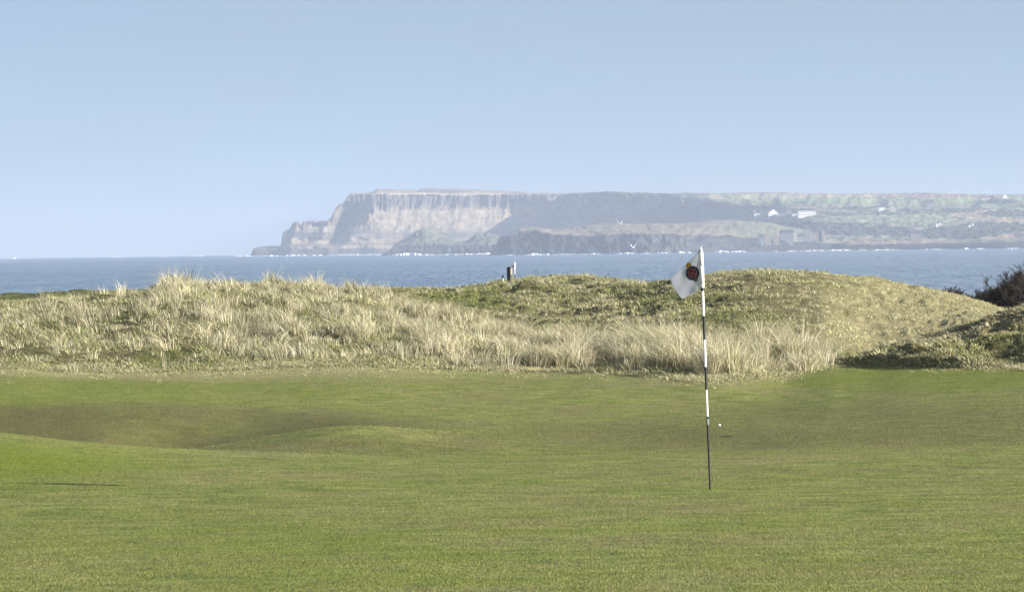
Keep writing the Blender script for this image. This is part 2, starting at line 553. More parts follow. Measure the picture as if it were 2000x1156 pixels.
dune_tone = dune_tone * (1 - far_green[..., None]) + np.array((.11, .135, .04)) * far_green[..., None]


def sub_sheet(name, r0, r1, tone, mat):
    v = V[r0:r1 + 1].reshape(-1, 3)
    me = np_mesh(name, v, grid_faces(r1 + 1 - r0, V.shape[1]), True, tone[r0:r1 + 1].reshape(-1, 3))
    o = link_mesh(name, me, mat)
    return tag(o, kind='structure')


sub_sheet('putting_green', 0, ROW_EDGE, turf_tone, M_turf)
sub_sheet('dune_ground', ROW_EDGE, len(tq) - 1, dune_tone, M_dune)

# ------------------------------------------------------------------ the sea: a sheet that follows the earth's curve
RE = 6371000.0
ra = np.concatenate([np.geomspace(150, 16000, 150)])
aa = np.radians(np.concatenate([np.linspace(-75, -9, 45), np.linspace(-8.7, 8.7, 60), np.linspace(9, 75, 45)]))
SX = ra[:, None] * np.sin(aa)[None]; SY = ra[:, None] * np.cos(aa)[None]
SZ = -(ra[:, None] ** 2) / (2 * RE) + 0 * SX
tag(link_mesh('sea', np_mesh('sea', np.stack([SX, SY, SZ], -1).reshape(-1, 3), grid_faces(*SX.shape), True, np.repeat((.62 * smooth01(np.arctan2(SX, SY), -.06, .09)).reshape(-1, 1), 3, 1)), M_sea), kind='structure')
def sea_z(Y): return -(Y ** 2) / (2 * RE)


# ------------------------------------------------------------------ far land
def land_sheet(name, xs, table, x0, x1, step, subs, tone_fn, mat, disp_fn=None):
    cols = np.arange(x0, x1 + 0.01, step)
    Yk, PYk = interp_cols(xs, table, cols)
    Zk = zrel_of(cols[None], PYk, Yk)
    t = np.concatenate([np.linspace(i, i + 1, n, endpoint=False) for i, n in enumerate(subs)] + [[len(Yk) - 1.0]])
    Y = pchip(np.arange(len(Yk)), Yk, t); Z = pchip(np.arange(len(Yk)), Zk, t)
    PX = np.repeat(cols[None], len(t), 0)
    T = np.repeat(t[:, None], len(cols), 1)
    if disp_fn is not None:
        dY, dZ = disp_fn(PX, py_of(PX, Z, Y), T, Y)
        Y = Y + dY; Z = Z + dZ
    PY = py_of(PX, Z, Y)
    X = Y * (PX - 1000.0 - ROLL * (PY - 578.0)) / FOC
    v = np.stack([X, Y, Z + HC], -1)
    me = np_mesh(name, v.reshape(-1, 3), grid_faces(len(t), len(cols)), True, tone_fn(PX, PY, T, Y).reshape(-1, 3))
    tag(link_mesh(name, me, mat), kind='structure')
    return PX, PY, v, T


def prof(Y0, dY, pys):
    return [(Y0 + d, p) for d, p in zip(dY, pys)]


HD = [-60, -50, -45, -22, -14, 28, 52, 66, 240, 900]
LD = [-30, -22, -18, -10, -6, 4, 10, 14, 40, 160]
hx = [484, 491, 496, 520, 548, 553, 566, 573, 584, 586, 588, 591, 640, 650, 656, 672, 685, 700, 728, 737, 800, 815, 827, 900, 1000, 1050, 1100, 1200, 1240, 1300, 1400, 1480, 1600, 1800, 2000, 2150]
ht = [
    prof(7800, LD, [503, 503, 503, 503, 503, 503, 503, 503, 503, 505]),
    prof(7800, LD, [503, 500, 498, 497, 496, 496, 496, 495, 495, 503]),
    prof(7800, LD, [503, 494, 490, 488, 487, 486, 485.5, 485, 485, 503]),
    prof(7800, LD, [503, 492, 489, 487, 485, 484, 483, 482, 482, 503]),
    prof(7800, LD, [503, 492, 489, 487, 485, 483, 481, 480, 479.5, 503]),
    prof(7800, LD, [503, 491, 484, 479, 472, 464, 459, 456, 454, 480]),
    prof(7800, HD, [503, 490, 482, 478, 470, 460, 454, 449, 447, 470]),
    prof(7800, HD, [503, 490, 482, 477, 466, 454, 444, 437, 434.5, 460]),
    prof(7800, HD, [503, 490, 482, 476, 466, 454, 444, 436, 434, 460]),
    prof(7800, HD, [503, 490, 482, 476, 466, 454, 446, 442, 441, 460]),
    prof(7800, HD, [503, 490, 482, 476, 466, 454, 446, 442, 440.5, 460]),
    prof(7800, HD, [503, 490, 482, 476, 465, 454, 444, 437, 434.5, 460]),
    prof(7800, HD, [503, 490, 481, 475, 462, 453, 444, 435, 430, 450]),
    prof(7810, HD, [503, 490, 481, 475, 462, 452, 440, 425, 417, 440]),
    prof(7820, HD, [503, 490, 481, 475, 461, 450, 435, 412, 405, 430]),
    prof(7830, HD, [503, 489, 480, 474, 460, 448, 430, 400, 395, 420]),
    prof(7840, HD, [503, 489, 480, 474, 460, 447, 426, 384, 379, 400]),
    prof(7850, HD, [503, 488, 480, 474, 459, 446, 424, 381, 377, 390]),
    prof(7860, HD, [503, 488, 480, 474, 459, 445, 420, 381, 375.5, 385]),
    prof(7870, HD, [503, 488, 480, 474, 459, 445, 418, 381, 369.5, 380]),
    prof(7960, HD, [503, 489, 481, 475, 462, 444, 413, 382, 371, 380]),
    prof(7980, HD, [503, 489, 481, 475, 462, 444, 412, 382, 371.5, 380]),
    prof(8000, HD, [503, 489, 481, 475, 462, 444, 412, 382, 367.5, 378]),
    prof(8110, HD, [503, 489, 482, 476, 465, 441, 411, 383, 370, 379]),
    prof(8235, HD, [503, 489, 482, 476, 465, 438, 407, 381, 374, 383]),
    prof(8225, HD, [503, 489, 482, 475, 463, 436, 404, 381, 377.5, 386]),
    prof(8170, HD, [503, 487, 479, 470, 458, 434, 404, 381, 378, 386]),
    prof(7960, HD, [500, 480, 472, 462, 450, 428, 402, 378, 375, 384]),
    prof(7860, HD, [498, 476, 468, 458, 448, 426, 402, 380, 376.5, 386]),
    prof(7680, HD, [496, 472, 464, 455, 446, 424, 403, 385, 377.5, 386]),
    prof(7400, [-300, -250, -200, -140, -90, 0, 60, 100, 700, 1400], [495, 470, 462, 452, 444, 428, 408, 395, 378, 386]),
    prof(7100, [-500, -480, -400, -300, -200, -60, 60, 180, 1000, 1700], [494, 480, 470, 458, 446, 430, 416, 404, 376, 384]),
    prof(6600, [-700, -680, -560, -420, -300, -60, 160, 420, 1300, 2000], [492, 481, 474, 462, 450, 434, 420, 406, 378, 386]),
    prof(6600, [-800, -780, -640, -480, -320, -60, 200, 500, 1500, 2200], [489, 478, 470, 460, 450, 434, 418, 402, 378.5, 386]),
    prof(6600, [-900, -880, -700, -500, -320, -60, 200, 500, 1500, 2200], [487, 474, 462, 456, 448, 432, 416, 400, 380.5, 388]),
    prof(6600, [-900, -880, -700, -500, -320, -60, 200, 500, 1500, 2200], [485, 472, 460, 454, 446, 430, 414, 398, 381, 388]),
]


def lerp3(a, b, w): return a * (1 - w[..., None]) + np.asarray(b) * w[..., None]


def head_disp(px, py, T, Y):
    k = 1 - smooth01(px, 1240, 1460)
    cliff = smooth01(T, 6.0, 6.3) * (1 - smooth01(T, 7.0, 7.15))
    tal = smooth01(T, 4.2, 5.0) * (1 - smooth01(T, 6.0, 6.6))
    low = smooth01(T, 0.5, 1.2) * (1 - smooth01(T, 4.0, 4.6))
    g = np.abs(fbm(px / 34 + py / 120, py / 90, 4, 41))             # gullies that cut the cliff from top to foot
    col = fbm(px / 5.0, py / 60, 3, 43)
    dY = k * ((cliff + 0.30 * tal) * 70 * g + cliff * 16 * col + tal * 8 * fbm(px / 9 + py / 16, py / 14, 4, 44)
              + low * (11 * fbm(px / 22, py / 7, 4, 45) + 22 * np.abs(fbm(px / 60, py / 200, 3, 46))))
    # the deep corner left of the main face
    dY = dY + k * 120 * np.exp(-((px - 692 + (py - 400) * 0.55) / 16.0) ** 2) * smooth01(T, 1, 4) * (1 - smooth01(T, 7, 7.4)) * (py > 395)
    dY = dY + (1 - smooth01(T, 7, 8)) * smooth01(px, 1060, 1120) * (1 - smooth01(px, 1400, 1480)) * 170 * fbm(px / 42 - py / 40, py / 45, 4, 49)
    dZ = (smooth01(T, 7.0, 7.6)) * 1.3 * fbm(px / 13, T * 3, 4, 47) * (1 - smooth01(T, 8.2, 9)) + (1 - k) * 5 * fbm(px / 30, T * 4, 4, 48) * smooth01(T, 0.8, 2) * (1 - smooth01(T, 7.2, 8))
    dZ = dZ + smooth01(px, 590, 600) * (1 - smooth01(px, 676, 686)) * smooth01(T, 6.8, 8) * 2.5 * fbm(px / 3.0, T * 0, 2, 50)
    return dY, dZ


PATCH = [  # cx, cy, rx, ry, colour : the fields, moor and woods of the coast
    (1800, 392, 330, 7, (.26, .36, .17)), (1560, 384, 190, 5, (.42, .43, .26)), (1700, 378.5, 300, 1.8, (.40, .31, .22)), (1850, 384, 120, 2.6, (.34, .24, .19)), (1700, 398, 200, 5, (.22, .29, .15)),
    (1430, 385, 70, 6, (.36, .38, .21)), (1620, 406, 90, 3.5, (.30, .26, .20)), (1560, 428, 170, 7, (.20, .26, .15)), (1850, 425, 170, 8, (.22, .30, .16)), (1690, 424, 70, 4, (.24, .30, .18)),
    (1490, 445, 110, 12, (.33, .29, .20)), (1660, 457, 60, 6, (.32, .30, .20)), (1900, 418, 50, 9, (.36, .28, .20)), (1960, 430, 50, 4, (.36, .30, .19)), (1600, 474, 160, 6, (.30, .27, .17)),
    (1850, 474, 200, 5, (.27, .25, .16)), (1960, 462, 70, 6, (.34, .27, .20)), (1500, 468, 60, 5, (.24, .25, .15)), (1950, 403, 70, 4, (.20, .28, .14)),
    (1580, 440, 130, 6.5, (.035, .05, .035)), (1700, 450, 110, 9, (.035, .05, .035)), (1850, 455, 110, 11, (.04, .055, .035)), (1950, 445, 90, 9, (.04, .055, .035)), (1970, 418, 60, 5, (.05, .065, .04)),
    (1870, 412, 40, 5, (.07, .085, .055)), (1730, 412, 60, 3, (.06, .075, .05)), (1660, 408, 50, 2.5, (.06, .075, .05)), (1640, 419, 24, 3, (.05, .065, .045)), (1930, 395, 45, 3, (.045, .06, .04)),
    (1430, 410, 70, 7, (.06, .07, .05)), (1520, 399, 50, 2.5, (.07, .085, .055)), (1700, 386.8, 60, 1, (.08, .09, .05)), (1790, 483, 330, 2.4, (.05, .05, .045)),
]


def head_tone(px, py, T, Y):
    n = fbm(px / 14, py / 6, 4, 61)
    n2 = fbm(px / 40, py / 18, 3, 62)
    wob = 2.5 * fbm(px / 25, py * 0, 3, 63)
    c = np.zeros(px.shape + (3,)) + np.array((.175, .142, .105))
    # strata of the cliff foot and terraces
    def band(y0, y1, col, a=1.0):
        w = smooth01(py + wob, y0 - 1.2, y0 + 1.2) * (1 - smooth01(py + wob, y1 - 1.2, y1 + 1.2))
        return lerp3(c, col, np.clip(w * a * (0.75 + 0.6 * n2), 0, 1))
    c = band(441, 454, (.20, .18, .125), .9)
    c = band(433, 441, (.15, .10, .085), .8)
    c = band(454, 466, (.06, .062, .065), .9)
    c = band(466, 470, (.18, .15, .11), .8)
    c = band(471, 484, (.21, .17, .115), .8)
    c = band(486, 500, (.03, .033, .038), .95)
    up = smooth01(T, 6.05, 6.5) * (1 - smooth01(T, 6.95, 7.1)) * smooth01(px, 655, 690)
    c = lerp3(c, (.085, .08, .078), up * .95)
    tal = smooth01(T, 4.6, 5.2) * (1 - smooth01(T, 5.9, 6.2)) * smooth01(px, 700, 800)
    c = lerp3(c, (.205, .17, .125), tal * .8)
    c = c * (1 + 0.5 * n[..., None] + 0.45 * fbm(px / 4.5, py / 22, 3, 68)[..., None])
    top = smooth01(T, 6.98, 7.1)
    c = lerp3(c, (.30, .255, .185), top)
    c = lerp3(c, (.13, .14, .13), blob(px, py, 865, 374, 48, 3.4, .3) * top)
    dark = smooth01(px, 1040, 1110) * (1 - smooth01(px, 1480, 1560)) * (1 - top)  # mask of the bay slope, its shade painted into the rock colour
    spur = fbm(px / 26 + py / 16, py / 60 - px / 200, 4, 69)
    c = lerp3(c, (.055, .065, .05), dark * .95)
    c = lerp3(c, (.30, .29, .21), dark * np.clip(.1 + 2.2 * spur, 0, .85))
    c = lerp3(c, (.27, .25, .19), dark * blob(px, py, 1180, 428, 110, 20, .7) * .6)  # softer shade low on the slope, painted as a paler patch
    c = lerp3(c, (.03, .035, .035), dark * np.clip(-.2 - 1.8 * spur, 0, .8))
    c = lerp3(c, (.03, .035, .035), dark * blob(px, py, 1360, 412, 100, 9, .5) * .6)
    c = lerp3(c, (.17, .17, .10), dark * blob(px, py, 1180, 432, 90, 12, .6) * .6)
    c = lerp3(c, (.10, .11, .085), smooth01(px, 1080, 1130) * (1 - smooth01(px, 1340, 1420)) * top)
    hills = smooth01(px, 1330, 1420) * top + smooth01(px, 1470, 1560) * (1 - top)
    g = np.zeros_like(c) + np.array((.19, .235, .14))
    g = lerp3(g, (.28, .25, .17), np.clip(0.5 + 1.2 * n2, 0, 1) * .5)
    edge_n = 0.22 * fbm(px / 20, py / 5, 3, 66)
    for (cx, cy, rx, ry, col) in PATCH:
        w = np.sqrt(((px - cx) / rx) ** 2 + ((py - cy) / ry) ** 2) + edge_n
        g = lerp3(g, col, (1 - smooth01(w, .85, 1.05)) * .92)
    g = g * np.array((1.04, .93, .98))
    hed = (np.abs(fbm(px / 55, py / 9, 2, 67)) < 0.028) * (py > 385) * 0.7
    g = lerp3(g, (.06, .07, .045), hed)
    c = lerp3(c, (1, 1, 1), 0 * hills) * (1 - hills[..., None]) + g * hills[..., None]
    shore = (1 - smooth01(T, 1.0, 1.5)) * smooth01(px, 1450, 1550)
    c = lerp3(c, (.05, .05, .05), shore)
    return np.clip(c, 0.01, 1)


HPX, HPY, HV, HT = land_sheet('headland', hx, ht, 484, 2150, 1.25, [4, 8, 10, 10, 24, 20, 26, 14, 6], head_tone, M_cliff, head_disp)


def on_sheet(S, px, py):
    PX, PY, v, T = S
    d = (PX - px) ** 2 + ((PY - py) * 1.5) ** 2 + (T < 0.8) * 1e6
    i = np.unravel_index(np.argmin(d), d.shape)
    return Vector(v[i].tolist())


# the low promontory in front
FD = [-14, -8, 0, 6, 60, 200, 420, 700]
fx = [955, 962, 968, 976, 980, 1011, 1015, 1035, 1062, 1080, 1110, 1150, 1200, 1260, 1330, 1400, 1480, 1560, 1640, 1700, 1720]
fy = [
    [500, 500, 500, 500, 500, 500, 500, 503], [500, 496, 494, 493, 492, 492, 492, 503], [500, 494, 488, 483, 481, 480, 480, 500],
    [500, 493, 478, 469, 466, 465, 464, 490], [500, 492, 474, 464, 462, 461, 461, 480], [500, 492, 474, 463, 460, 460, 459, 480],
    [500, 492, 470, 458, 447, 446, 446, 470], [500, 492, 470, 458, 446, 445, 444, 465], [500, 492, 471, 459, 448, 447, 446, 465],
    [500, 492, 472, 460, 453, 450, 448, 465], [500, 492, 474, 461, 456, 450, 445, 460], [500, 492, 476, 464, 458, 447, 439, 455],
    [500, 492, 474, 460, 454, 444, 435.5, 452], [500, 491, 472, 459, 453, 444, 437, 452], [500, 491, 473, 462, 454, 444, 436, 450],
    [500, 490, 474, 463, 455, 442, 430, 448], [499, 489, 478, 471, 460, 444, 434, 450], [498, 488, 480, 474, 465, 452, 446, 460],
    [497, 487, 482, 479, 474, 468, 464, 475], [496, 488, 486, 485, 483, 481, 480, 486], [496, 492, 492, 492, 492, 492, 492, 494]]
ft = [prof(5600 if x < 1300 else 5600 + (x - 1300) * 0.9, FD, r) for x, r in zip(fx, fy)]


def prom_disp(px, py, T, Y):
    m = smooth01(T, .3, 1) * (1 - smooth01(T, 3.4, 4.2)) * (1 - smooth01(px, 1500, 1650))
    m = m * (1 - .6 * smooth01(px, 1230, 1420))
    return m * (15 * fbm(px / 16, py / 14, 5, 71) + 22 * np.abs(fbm(px / 30, py / 40, 3, 72)) + 2.5 * fbm(px / 3.5, py / 8, 3, 74)), \
        (1.2 * fbm(px / 14, T * 2, 4, 73)) * smooth01(T, 1.5, 3)


def prom_tone(px, py, T, Y):
    n = fbm(px / 12, py / 5, 4, 75)
    cl = 1 - smooth01(T + .35 * fbm(px / 18, px * 0, 3, 76), 3.1, 3.7)
    c = np.zeros(px.shape + (3,)) + np.array((.25, .21, .15))
    c = lerp3(c, (.19, .21, .13), smooth01(px, 1320, 1500) * .6 + .25 * (n > .2))
    rock = np.array((.024, .028, .036)) * (1 + .6 * n[..., None])
    gr = np.clip(.5 + 2.2 * fbm(px / 34, py / 10, 4, 77), 0, 1) * smooth01(px, 1080, 1300)
    rock = lerp3(rock, (.12, .125, .095), gr * .34 * (1 - .6 * smooth01(px, 1380, 1450)))
    c = c * (1 + .2 * n[..., None])
    c = c * (1 - cl[..., None]) + rock * cl[..., None]
    return np.clip(c, .01, 1)


FS = land_sheet('promontory', fx, ft, 955, 1720, 1.25, [4, 14, 10, 12, 14, 12, 5], prom_tone, M_cliff, prom_disp)

# the two humped islets joined by a saddle
ix_ = [742, 751, 762, 770, 785, 800, 815, 825, 838, 855, 880, 905, 915, 925, 940, 955, 975, 1000, 1020, 1030]
it_ = [500, 494, 488, 478, 469, 461, 451, 447.5, 449, 455, 465, 471.5, 469, 460, 454.5, 455, 461, 471, 490, 500]
ID = [-12, -6, 0, 20, 50, 90]
irows = [prof(6500, ID, [503, 497 if t < 492 else 501, max(t + 1, 479), (max(t, 479) + t) / 2 if t < 476 else t + .6, t, t + 40]) for t in it_]


def isl_tone(px, py, T, Y):
    n = fbm(px / 9, py / 5, 4, 81)
    cl = 1 - smooth01(py + 2 * fbm(px / 10, px * 0, 3, 82), 476, 480)
    c = np.zeros(px.shape + (3,)) + np.array((.045, .047, .05))
    c = lerp3(c, (.15, .155, .11), cl)
    return np.clip(c * (1 + .5 * n[..., None]), .01, 1)


land_sheet('islet', ix_, irows, 742, 1030, 1.25, [3, 10, 10, 12, 5], isl_tone, M_cliff,
           lambda px, py, T, Y: (smooth01(T, .5, 1.5) * (4.5 * fbm(px / 9, py / 8, 4, 83)) * (1 - smooth01(T, 3.5, 4.2)), .8 * fbm(px / 7, T, 3, 84) * smooth01(T, 2, 3.5)))

# surf along the foot of the cliffs
fv, ff = [], []
def foam_run(x0, x1, py, Y, h, seed):
    L = max(6, int((x1 - x0) * 1.6))
    s = np.linspace(0, 1, L)
    for lane in range(3):
        pxs = x0 + (x1 - x0) * s
        yy = Y + lane * 14 - 10 + 8 * fbm(pxs / 6, pxs * 0 + lane, 3, seed)
        hh = np.clip(h * .5 * (0.45 + .9 * vnoise(pxs / 8.0, pxs * 0 + lane * 3.3, seed + 5)) * np.sin(np.pi * s) ** .5 * (1 - .25 * lane), .05, None) * (vnoise(pxs / 9, pxs * 0 + lane, seed + 9) > .22 - .2 * (h > 4))
        X = yy * (pxs - 1000 - ROLL * (py - 578)) / FOC
        z0 = sea_z(yy)
        b0 = len(fv)
        for i in range(L):
            for (dy, k) in ((-5, -.4), (-2.2, .75), (0, 1), (2.5, .6), (5, -.4)):
                j = 0.6 * (random.random() - .5)
                fv.append((X[i] + j, yy[i] + dy + j, z0[i] + (hh[i] * k if k > 0 else -.4)))
        for i in range(L - 1):
            if hh[i] <= 0.06 and hh[i + 1] <= 0.06: continue
            for k in range(4):
                a = b0 + i * 5 + k
                ff.append((a, a + 1, a + 6, a + 5))
for q, (x0, x1, py, Y, h) in enumerate([(448, 500, 498, 7700, 3.0), (500, 560, 498, 7690, 2.6), (555, 602, 497, 7680, 4.4), (606, 630, 497, 7680, 3.2), (640, 760, 497, 7700, 2.4),
        (765, 826, 495, 6450, 5.8), (828, 850, 496, 6460, 4), (850, 965, 496, 6430, 2.6), (930, 966, 495, 6440, 4.6), (985, 1006, 495, 5560, 2.0), (1026, 1074, 495, 5540, 3.6), (1076, 1150, 494, 5560, 1.6),
        (1150, 1175, 493, 5560, 2.6), (1203, 1245, 493, 5555, 2.4), (1250, 1275, 493, 5560, 1.6), (1280, 1306, 492, 5560, 2.6), (1320, 1350, 491, 5570, 3.6), (1395, 1425, 490, 5640, 4), (1425, 1458, 490, 5660, 3.6),
        (1508, 1520, 489, 5720, 2.4), (1535, 1556, 488, 5740, 2.8), (1560, 1610, 488, 5760, 3), (1612, 1668, 487, 5770, 3.4), (1675, 1695, 487, 5780, 3), (1700, 1760, 486, 5760, 1.8),
        (1880, 1893, 484, 5680, 2.4), (1905, 1925, 483, 5600, 2.8), (1960, 1992, 482, 5600, 2.2), (1020, 1060, 496, 5420, 1.5), (215, 240, 502, 9800, 3), (310, 330, 500, 9800, 3), (365, 400, 500, 9500, 2.6), (22, 32, 505, 9800, 5),
        (430, 448, 499, 8300, 2.4), (1800, 1850, 485, 5700, 1.2)]):
    foam_run(x0, x1, py, Y, h, 100 + q * 7)
tag(link_mesh('surf', np_mesh('surf', np.array(fv), np.array(ff, int), True), M_foam),
    'white surf breaking in a broken line along the foot of the far cliffs and shore', 'surf', kind='stuff')


# ------------------------------------------------------------------ grass
def make_blades(root, h, w, lean_dir, lean, az, tone, curl):
    """vectorised two-segment blades; returns verts, faces(tri), cols"""
    n = len(root)
    side = np.stack([np.cos(az), np.sin(az), 0 * az], -1)
    ld = np.stack([np.cos(lean_dir), np.sin(lean_dir), 0 * az], -1)
    up = np.array((0, 0, 1.0))
    m = root + up * (h * .55)[:, None] + ld * (lean * h * .35)[:, None]
    t = root + up * (h * (1 - .25 * curl))[:, None] + ld * (lean * h * (1 + curl))[:, None]
    a, b = root - side * (w * .5)[:, None], root + side * (w * .5)[:, None]
    c, d = m + side * (w * .38)[:, None], m - side * (w * .38)[:, None]
    v = np.stack([a, b, c, d, t], 1).reshape(-1, 3)
    i = (np.arange(n) * 5)[:, None]
    f = np.concatenate([i + [[0, 1, 2]], i + [[0, 2, 3]], i + [[3, 2, 4]]], 0)
    col = np.repeat(tone[:, None, :], 5, 1).copy()
    return v, f, col.reshape(-1, 3)


cell = V[ROW_EDGE:, :]
r_hi = int(np.argmin(np.abs(tq - 17.0))) - ROW_EDGE
ci = np.where((COLS > -120) & (COLS < 2120))[0]
c0, c1 = ci[0], ci[-1]
blk = cell[:r_hi + 1, c0:c1 + 1]
bpx = GPX[ROW_EDGE:, :][:r_hi + 1, c0:c1 + 1]
# recompute where hummocked ground shows
bpy_ = py_of(bpx, blk[..., 2] - HC, blk[..., 1])
btt = tt[ROW_EDGE:, :][:r_hi + 1, c0:c1 + 1]
bgw = gw[ROW_EDGE:, :][:r_hi + 1, c0:c1 + 1]
ex = np.diff(blk, axis=1)[:-1]; ey = np.diff(blk, axis=0)[:, :-1]
area = np.linalg.norm(np.cross(ex, ey), axis=-1)
cpx = bpx[:-1, :-1]; cpy = bpy_[:-1, :-1]; ctt = btt[:-1, :-1]; cgw = bgw[:-1, :-1]


def scatter(weight, n):
    p = (area * weight).ravel()
    p = p / p.sum()
    k = RNG.choice(len(p), size=n, p=p)
    r, c = np.unravel_index(k, area.shape)
    u, v = RNG.random(n)[:, None], RNG.random(n)[:, None]
    pt = (blk[r, c] * (1 - u) * (1 - v) + blk[r, c + 1] * u * (1 - v) + blk[r + 1, c] * (1 - u) * v + blk[r + 1, c + 1] * u * v)
    return pt, cpx[r, c], cpy[r, c], ctt[r, c], cgw[r, c]


STRAW = np.array([(.52, .475, .285), (.62, .575, .37), (.44, .395, .235), (.56, .53, .36), (.30, .275, .155)])
BEIGE = np.array([(.56, .505, .34), (.68, .63, .46), (.46, .40, .25), (.62, .60, .44), (.33, .30, .18)])
GREENS = np.array([(.26, .28, .09), (.21, .24, .07), (.36, .365, .15), (.30, .325, .11), (.15, .165, .055)])


def tufts(name, pts, ppx, pgw, n_bl, spread, h0, h1, w0, w1, hmap, green_bias, label, lean=0.25, wind=0.25, pal=None):
    pal = STRAW if pal is None else pal
    n = len(pts)
    rep = np.repeat(np.arange(n), n_bl)
    k = len(rep)
    ang_ = RNG.random(k) * 2 * math.pi
    rad = spread * np.sqrt(RNG.random(k)) * (0.6 + 0.8 * RNG.random(n)[rep])
    root = pts[rep] + np.stack([np.cos(ang_) * rad, np.sin(ang_) * rad, -0.02 + 0 * rad], -1)
    th = (h0 + (h1 - h0) * RNG.random(n) ** 1.3) * hmap
    h = th[rep] * (0.6 + 0.55 * RNG.random(k))
    w = w0 + (w1 - w0) * RNG.random(k)
    ln = lean * (0.3 + 1.2 * rad / spread * RNG.random(k)) + 0.08
    # wind bends everything a little to the left of the picture
    tx, ty = .28 * RNG.standard_normal(n), .28 * RNG.standard_normal(n)      # each tuft falls its own way
    vx = np.cos(ang_) * ln - wind * (0.5 + RNG.random(k)) + tx[rep]; vy = np.sin(ang_) * ln + ty[rep]
    ld = np.arctan2(vy, vx); lm = np.hypot(vx, vy)
    g = np.clip(pgw + green_bias + 0.35 * (RNG.random(n) - .5), 0, 1)[rep]
    isg = RNG.random(k) < g
    tone = np.where(isg[:, None], GREENS[RNG.integers(0, 5, k)], pal[RNG.integers(0, 5, k)])
    tone = tone * (0.66 + 0.62 * RNG.random(n))[rep][:, None] * (0.85 + .3 * RNG.random(k))[:, None]
    az = RNG.random(k) * math.pi
    v, f, c = make_blades(root, h, w, ld, lm, az, tone, RNG.random(k))
    o = link_mesh(name, np_mesh(name, v, f, False, c), M_blade)
    return tag(o, label, 'grass', kind='stuff')


# short rough over all the dunes
dens = 1.0 + 0 * cpx
dens = dens * (1 - .97 * smooth01(ctt, 14, 14.6) * (1 - smooth01(cpx, 300, 420)))
clump = fbm(blk[:-1, :-1, 0] / .5, blk[:-1, :-1, 1] / .8, 3, 91)
dens = dens * np.clip(.75 + 1.9 * clump, .28, 2)
dens = dens * np.where(ctt > 13, .75, 1.0)
on_mound = smooth01(cpx, 1640, 1700) * (ctt < 12.6)
pts, a_, b_, t_, g_ = scatter(dens * (1 + 1.6 * on_mound) * (1 + .7 * smooth01(cpx, 1480, 1700) * (ctt > 12.6)), 98000)
sm = smooth01(a_, 1480, 1700) * (t_ > 12.6)
om = smooth01(a_, 1640, 1700) * (t_ < 12.6)
hgt = np.clip(1 + 1.5 * fbm(pts[:, 0] / .9, pts[:, 1] / 1.3, 3, 97), .35, 2.0)
hm = .86 * (1 - .45 * sm) * (1 - .45 * om) * hgt * np.where((a_ < 300) & (t_ > 11.5), .7, 1.0) * np.where((t_ < 10.7) & (a_ < 420), .6, 1.0) * np.where((t_ > 12.8), .72, 1.0)
g2 = g_ + om * .06 + sm * .12 + .3 * fbm(pts[:, 0] / .5, pts[:, 1] / .7, 2, 98)
tufts('rough_grass', pts, a_, g2, 9, .11, .06, .21, .012, .022, hm, -.02,
      'short tussocky rough grass, straw and green, covering the dunes behind the green', .8, .2)

# tall pale marram
def band_top(x):
    return np.interp(x, [300, 340, 430, 600, 700, 800, 850, 1000, 1150, 1250, 1350, 1450, 1560, 1640, 1660], [700, 540, 535, 535, 545, 560, 598, 645, 668, 676, 676, 676, 682, 700, 760])
def band_bot(x):
    return np.interp(x, [300, 340, 430, 600, 700, 850, 900, 1200, 1400, 1560, 1660], [520, 590, 625, 650, 680, 706, 720, 724, 736, 730, 716])
mar = np.interp(cpx, [300, 360, 700, 850], [.75, .6, .65, 1]) * (1 - .5 * blob(cpx, cpy, 420, 600, 190, 60, .6)) * smooth01(cpy, band_top(cpx) - 1, band_top(cpx) + 7) * (1 - smooth01(cpy, band_bot(cpx) - 6, band_bot(cpx))) * (ctt < 12.4)
mcl = np.clip(-.05 + 2.6 * fbm(blk[:-1, :-1, 0] / .8, blk[:-1, :-1, 1] / 1.1, 3, 95), 0.02, 2)
mcl = np.where(cpx > 850, np.clip(-.30 + 3.4 * fbm(blk[:-1, :-1, 0] / .6, blk[:-1, :-1, 1] / .9, 3, 96), .02, 1.6), mcl)
wisps = .05 * (cpx < 360) * (ctt > 11.3) * (ctt < 12.2) + .015 * (cpx < 360) * (ctt < 11.4) + .006 * (ctt > 15) * (cpx > 850) * (cpx < 1250)
wisps = wisps + .16 * blob(cpx, cpy, 338, 566, 22, 14, .6)
lowr = .10 * (cpx > 380) * (cpx < 900) * (cpy > band_bot(cpx) - 10) * (ctt < 12) * (ctt > 10.25)
pts, a_, b_, t_, g_ = scatter(mar * mcl + wisps + lowr, 4900)
hm = np.interp(a_, [0, 300, 338, 380, 600, 850, 1000, 1200, 1280, 1550, 1620, 1700], [.58, .60, .78, .64, .68, .68, .78, .9, 1.22, 1.15, .8, .6])
hm = hm * np.clip(1 + .9 * fbm(pts[:, 0] / .7, pts[:, 1] / .9, 2, 131), .5, 1.35)
hm = hm * np.where(t_ > 12.3, .4, 1.0) * np.where((a_ < 800) & (t_ > 11.6) & (np.abs(a_ - 338) > 25), np.where(RNG.random(len(a_)) < .13, 1.1, .45), 1.0)
tufts('marram_grass', pts, a_, g_ * .3, 34, .15, .26, .62, .007, .014, hm, -.08,
      'tall pale marram grass in leaning clumps along the front of the dunes', .30, .10, BEIGE)

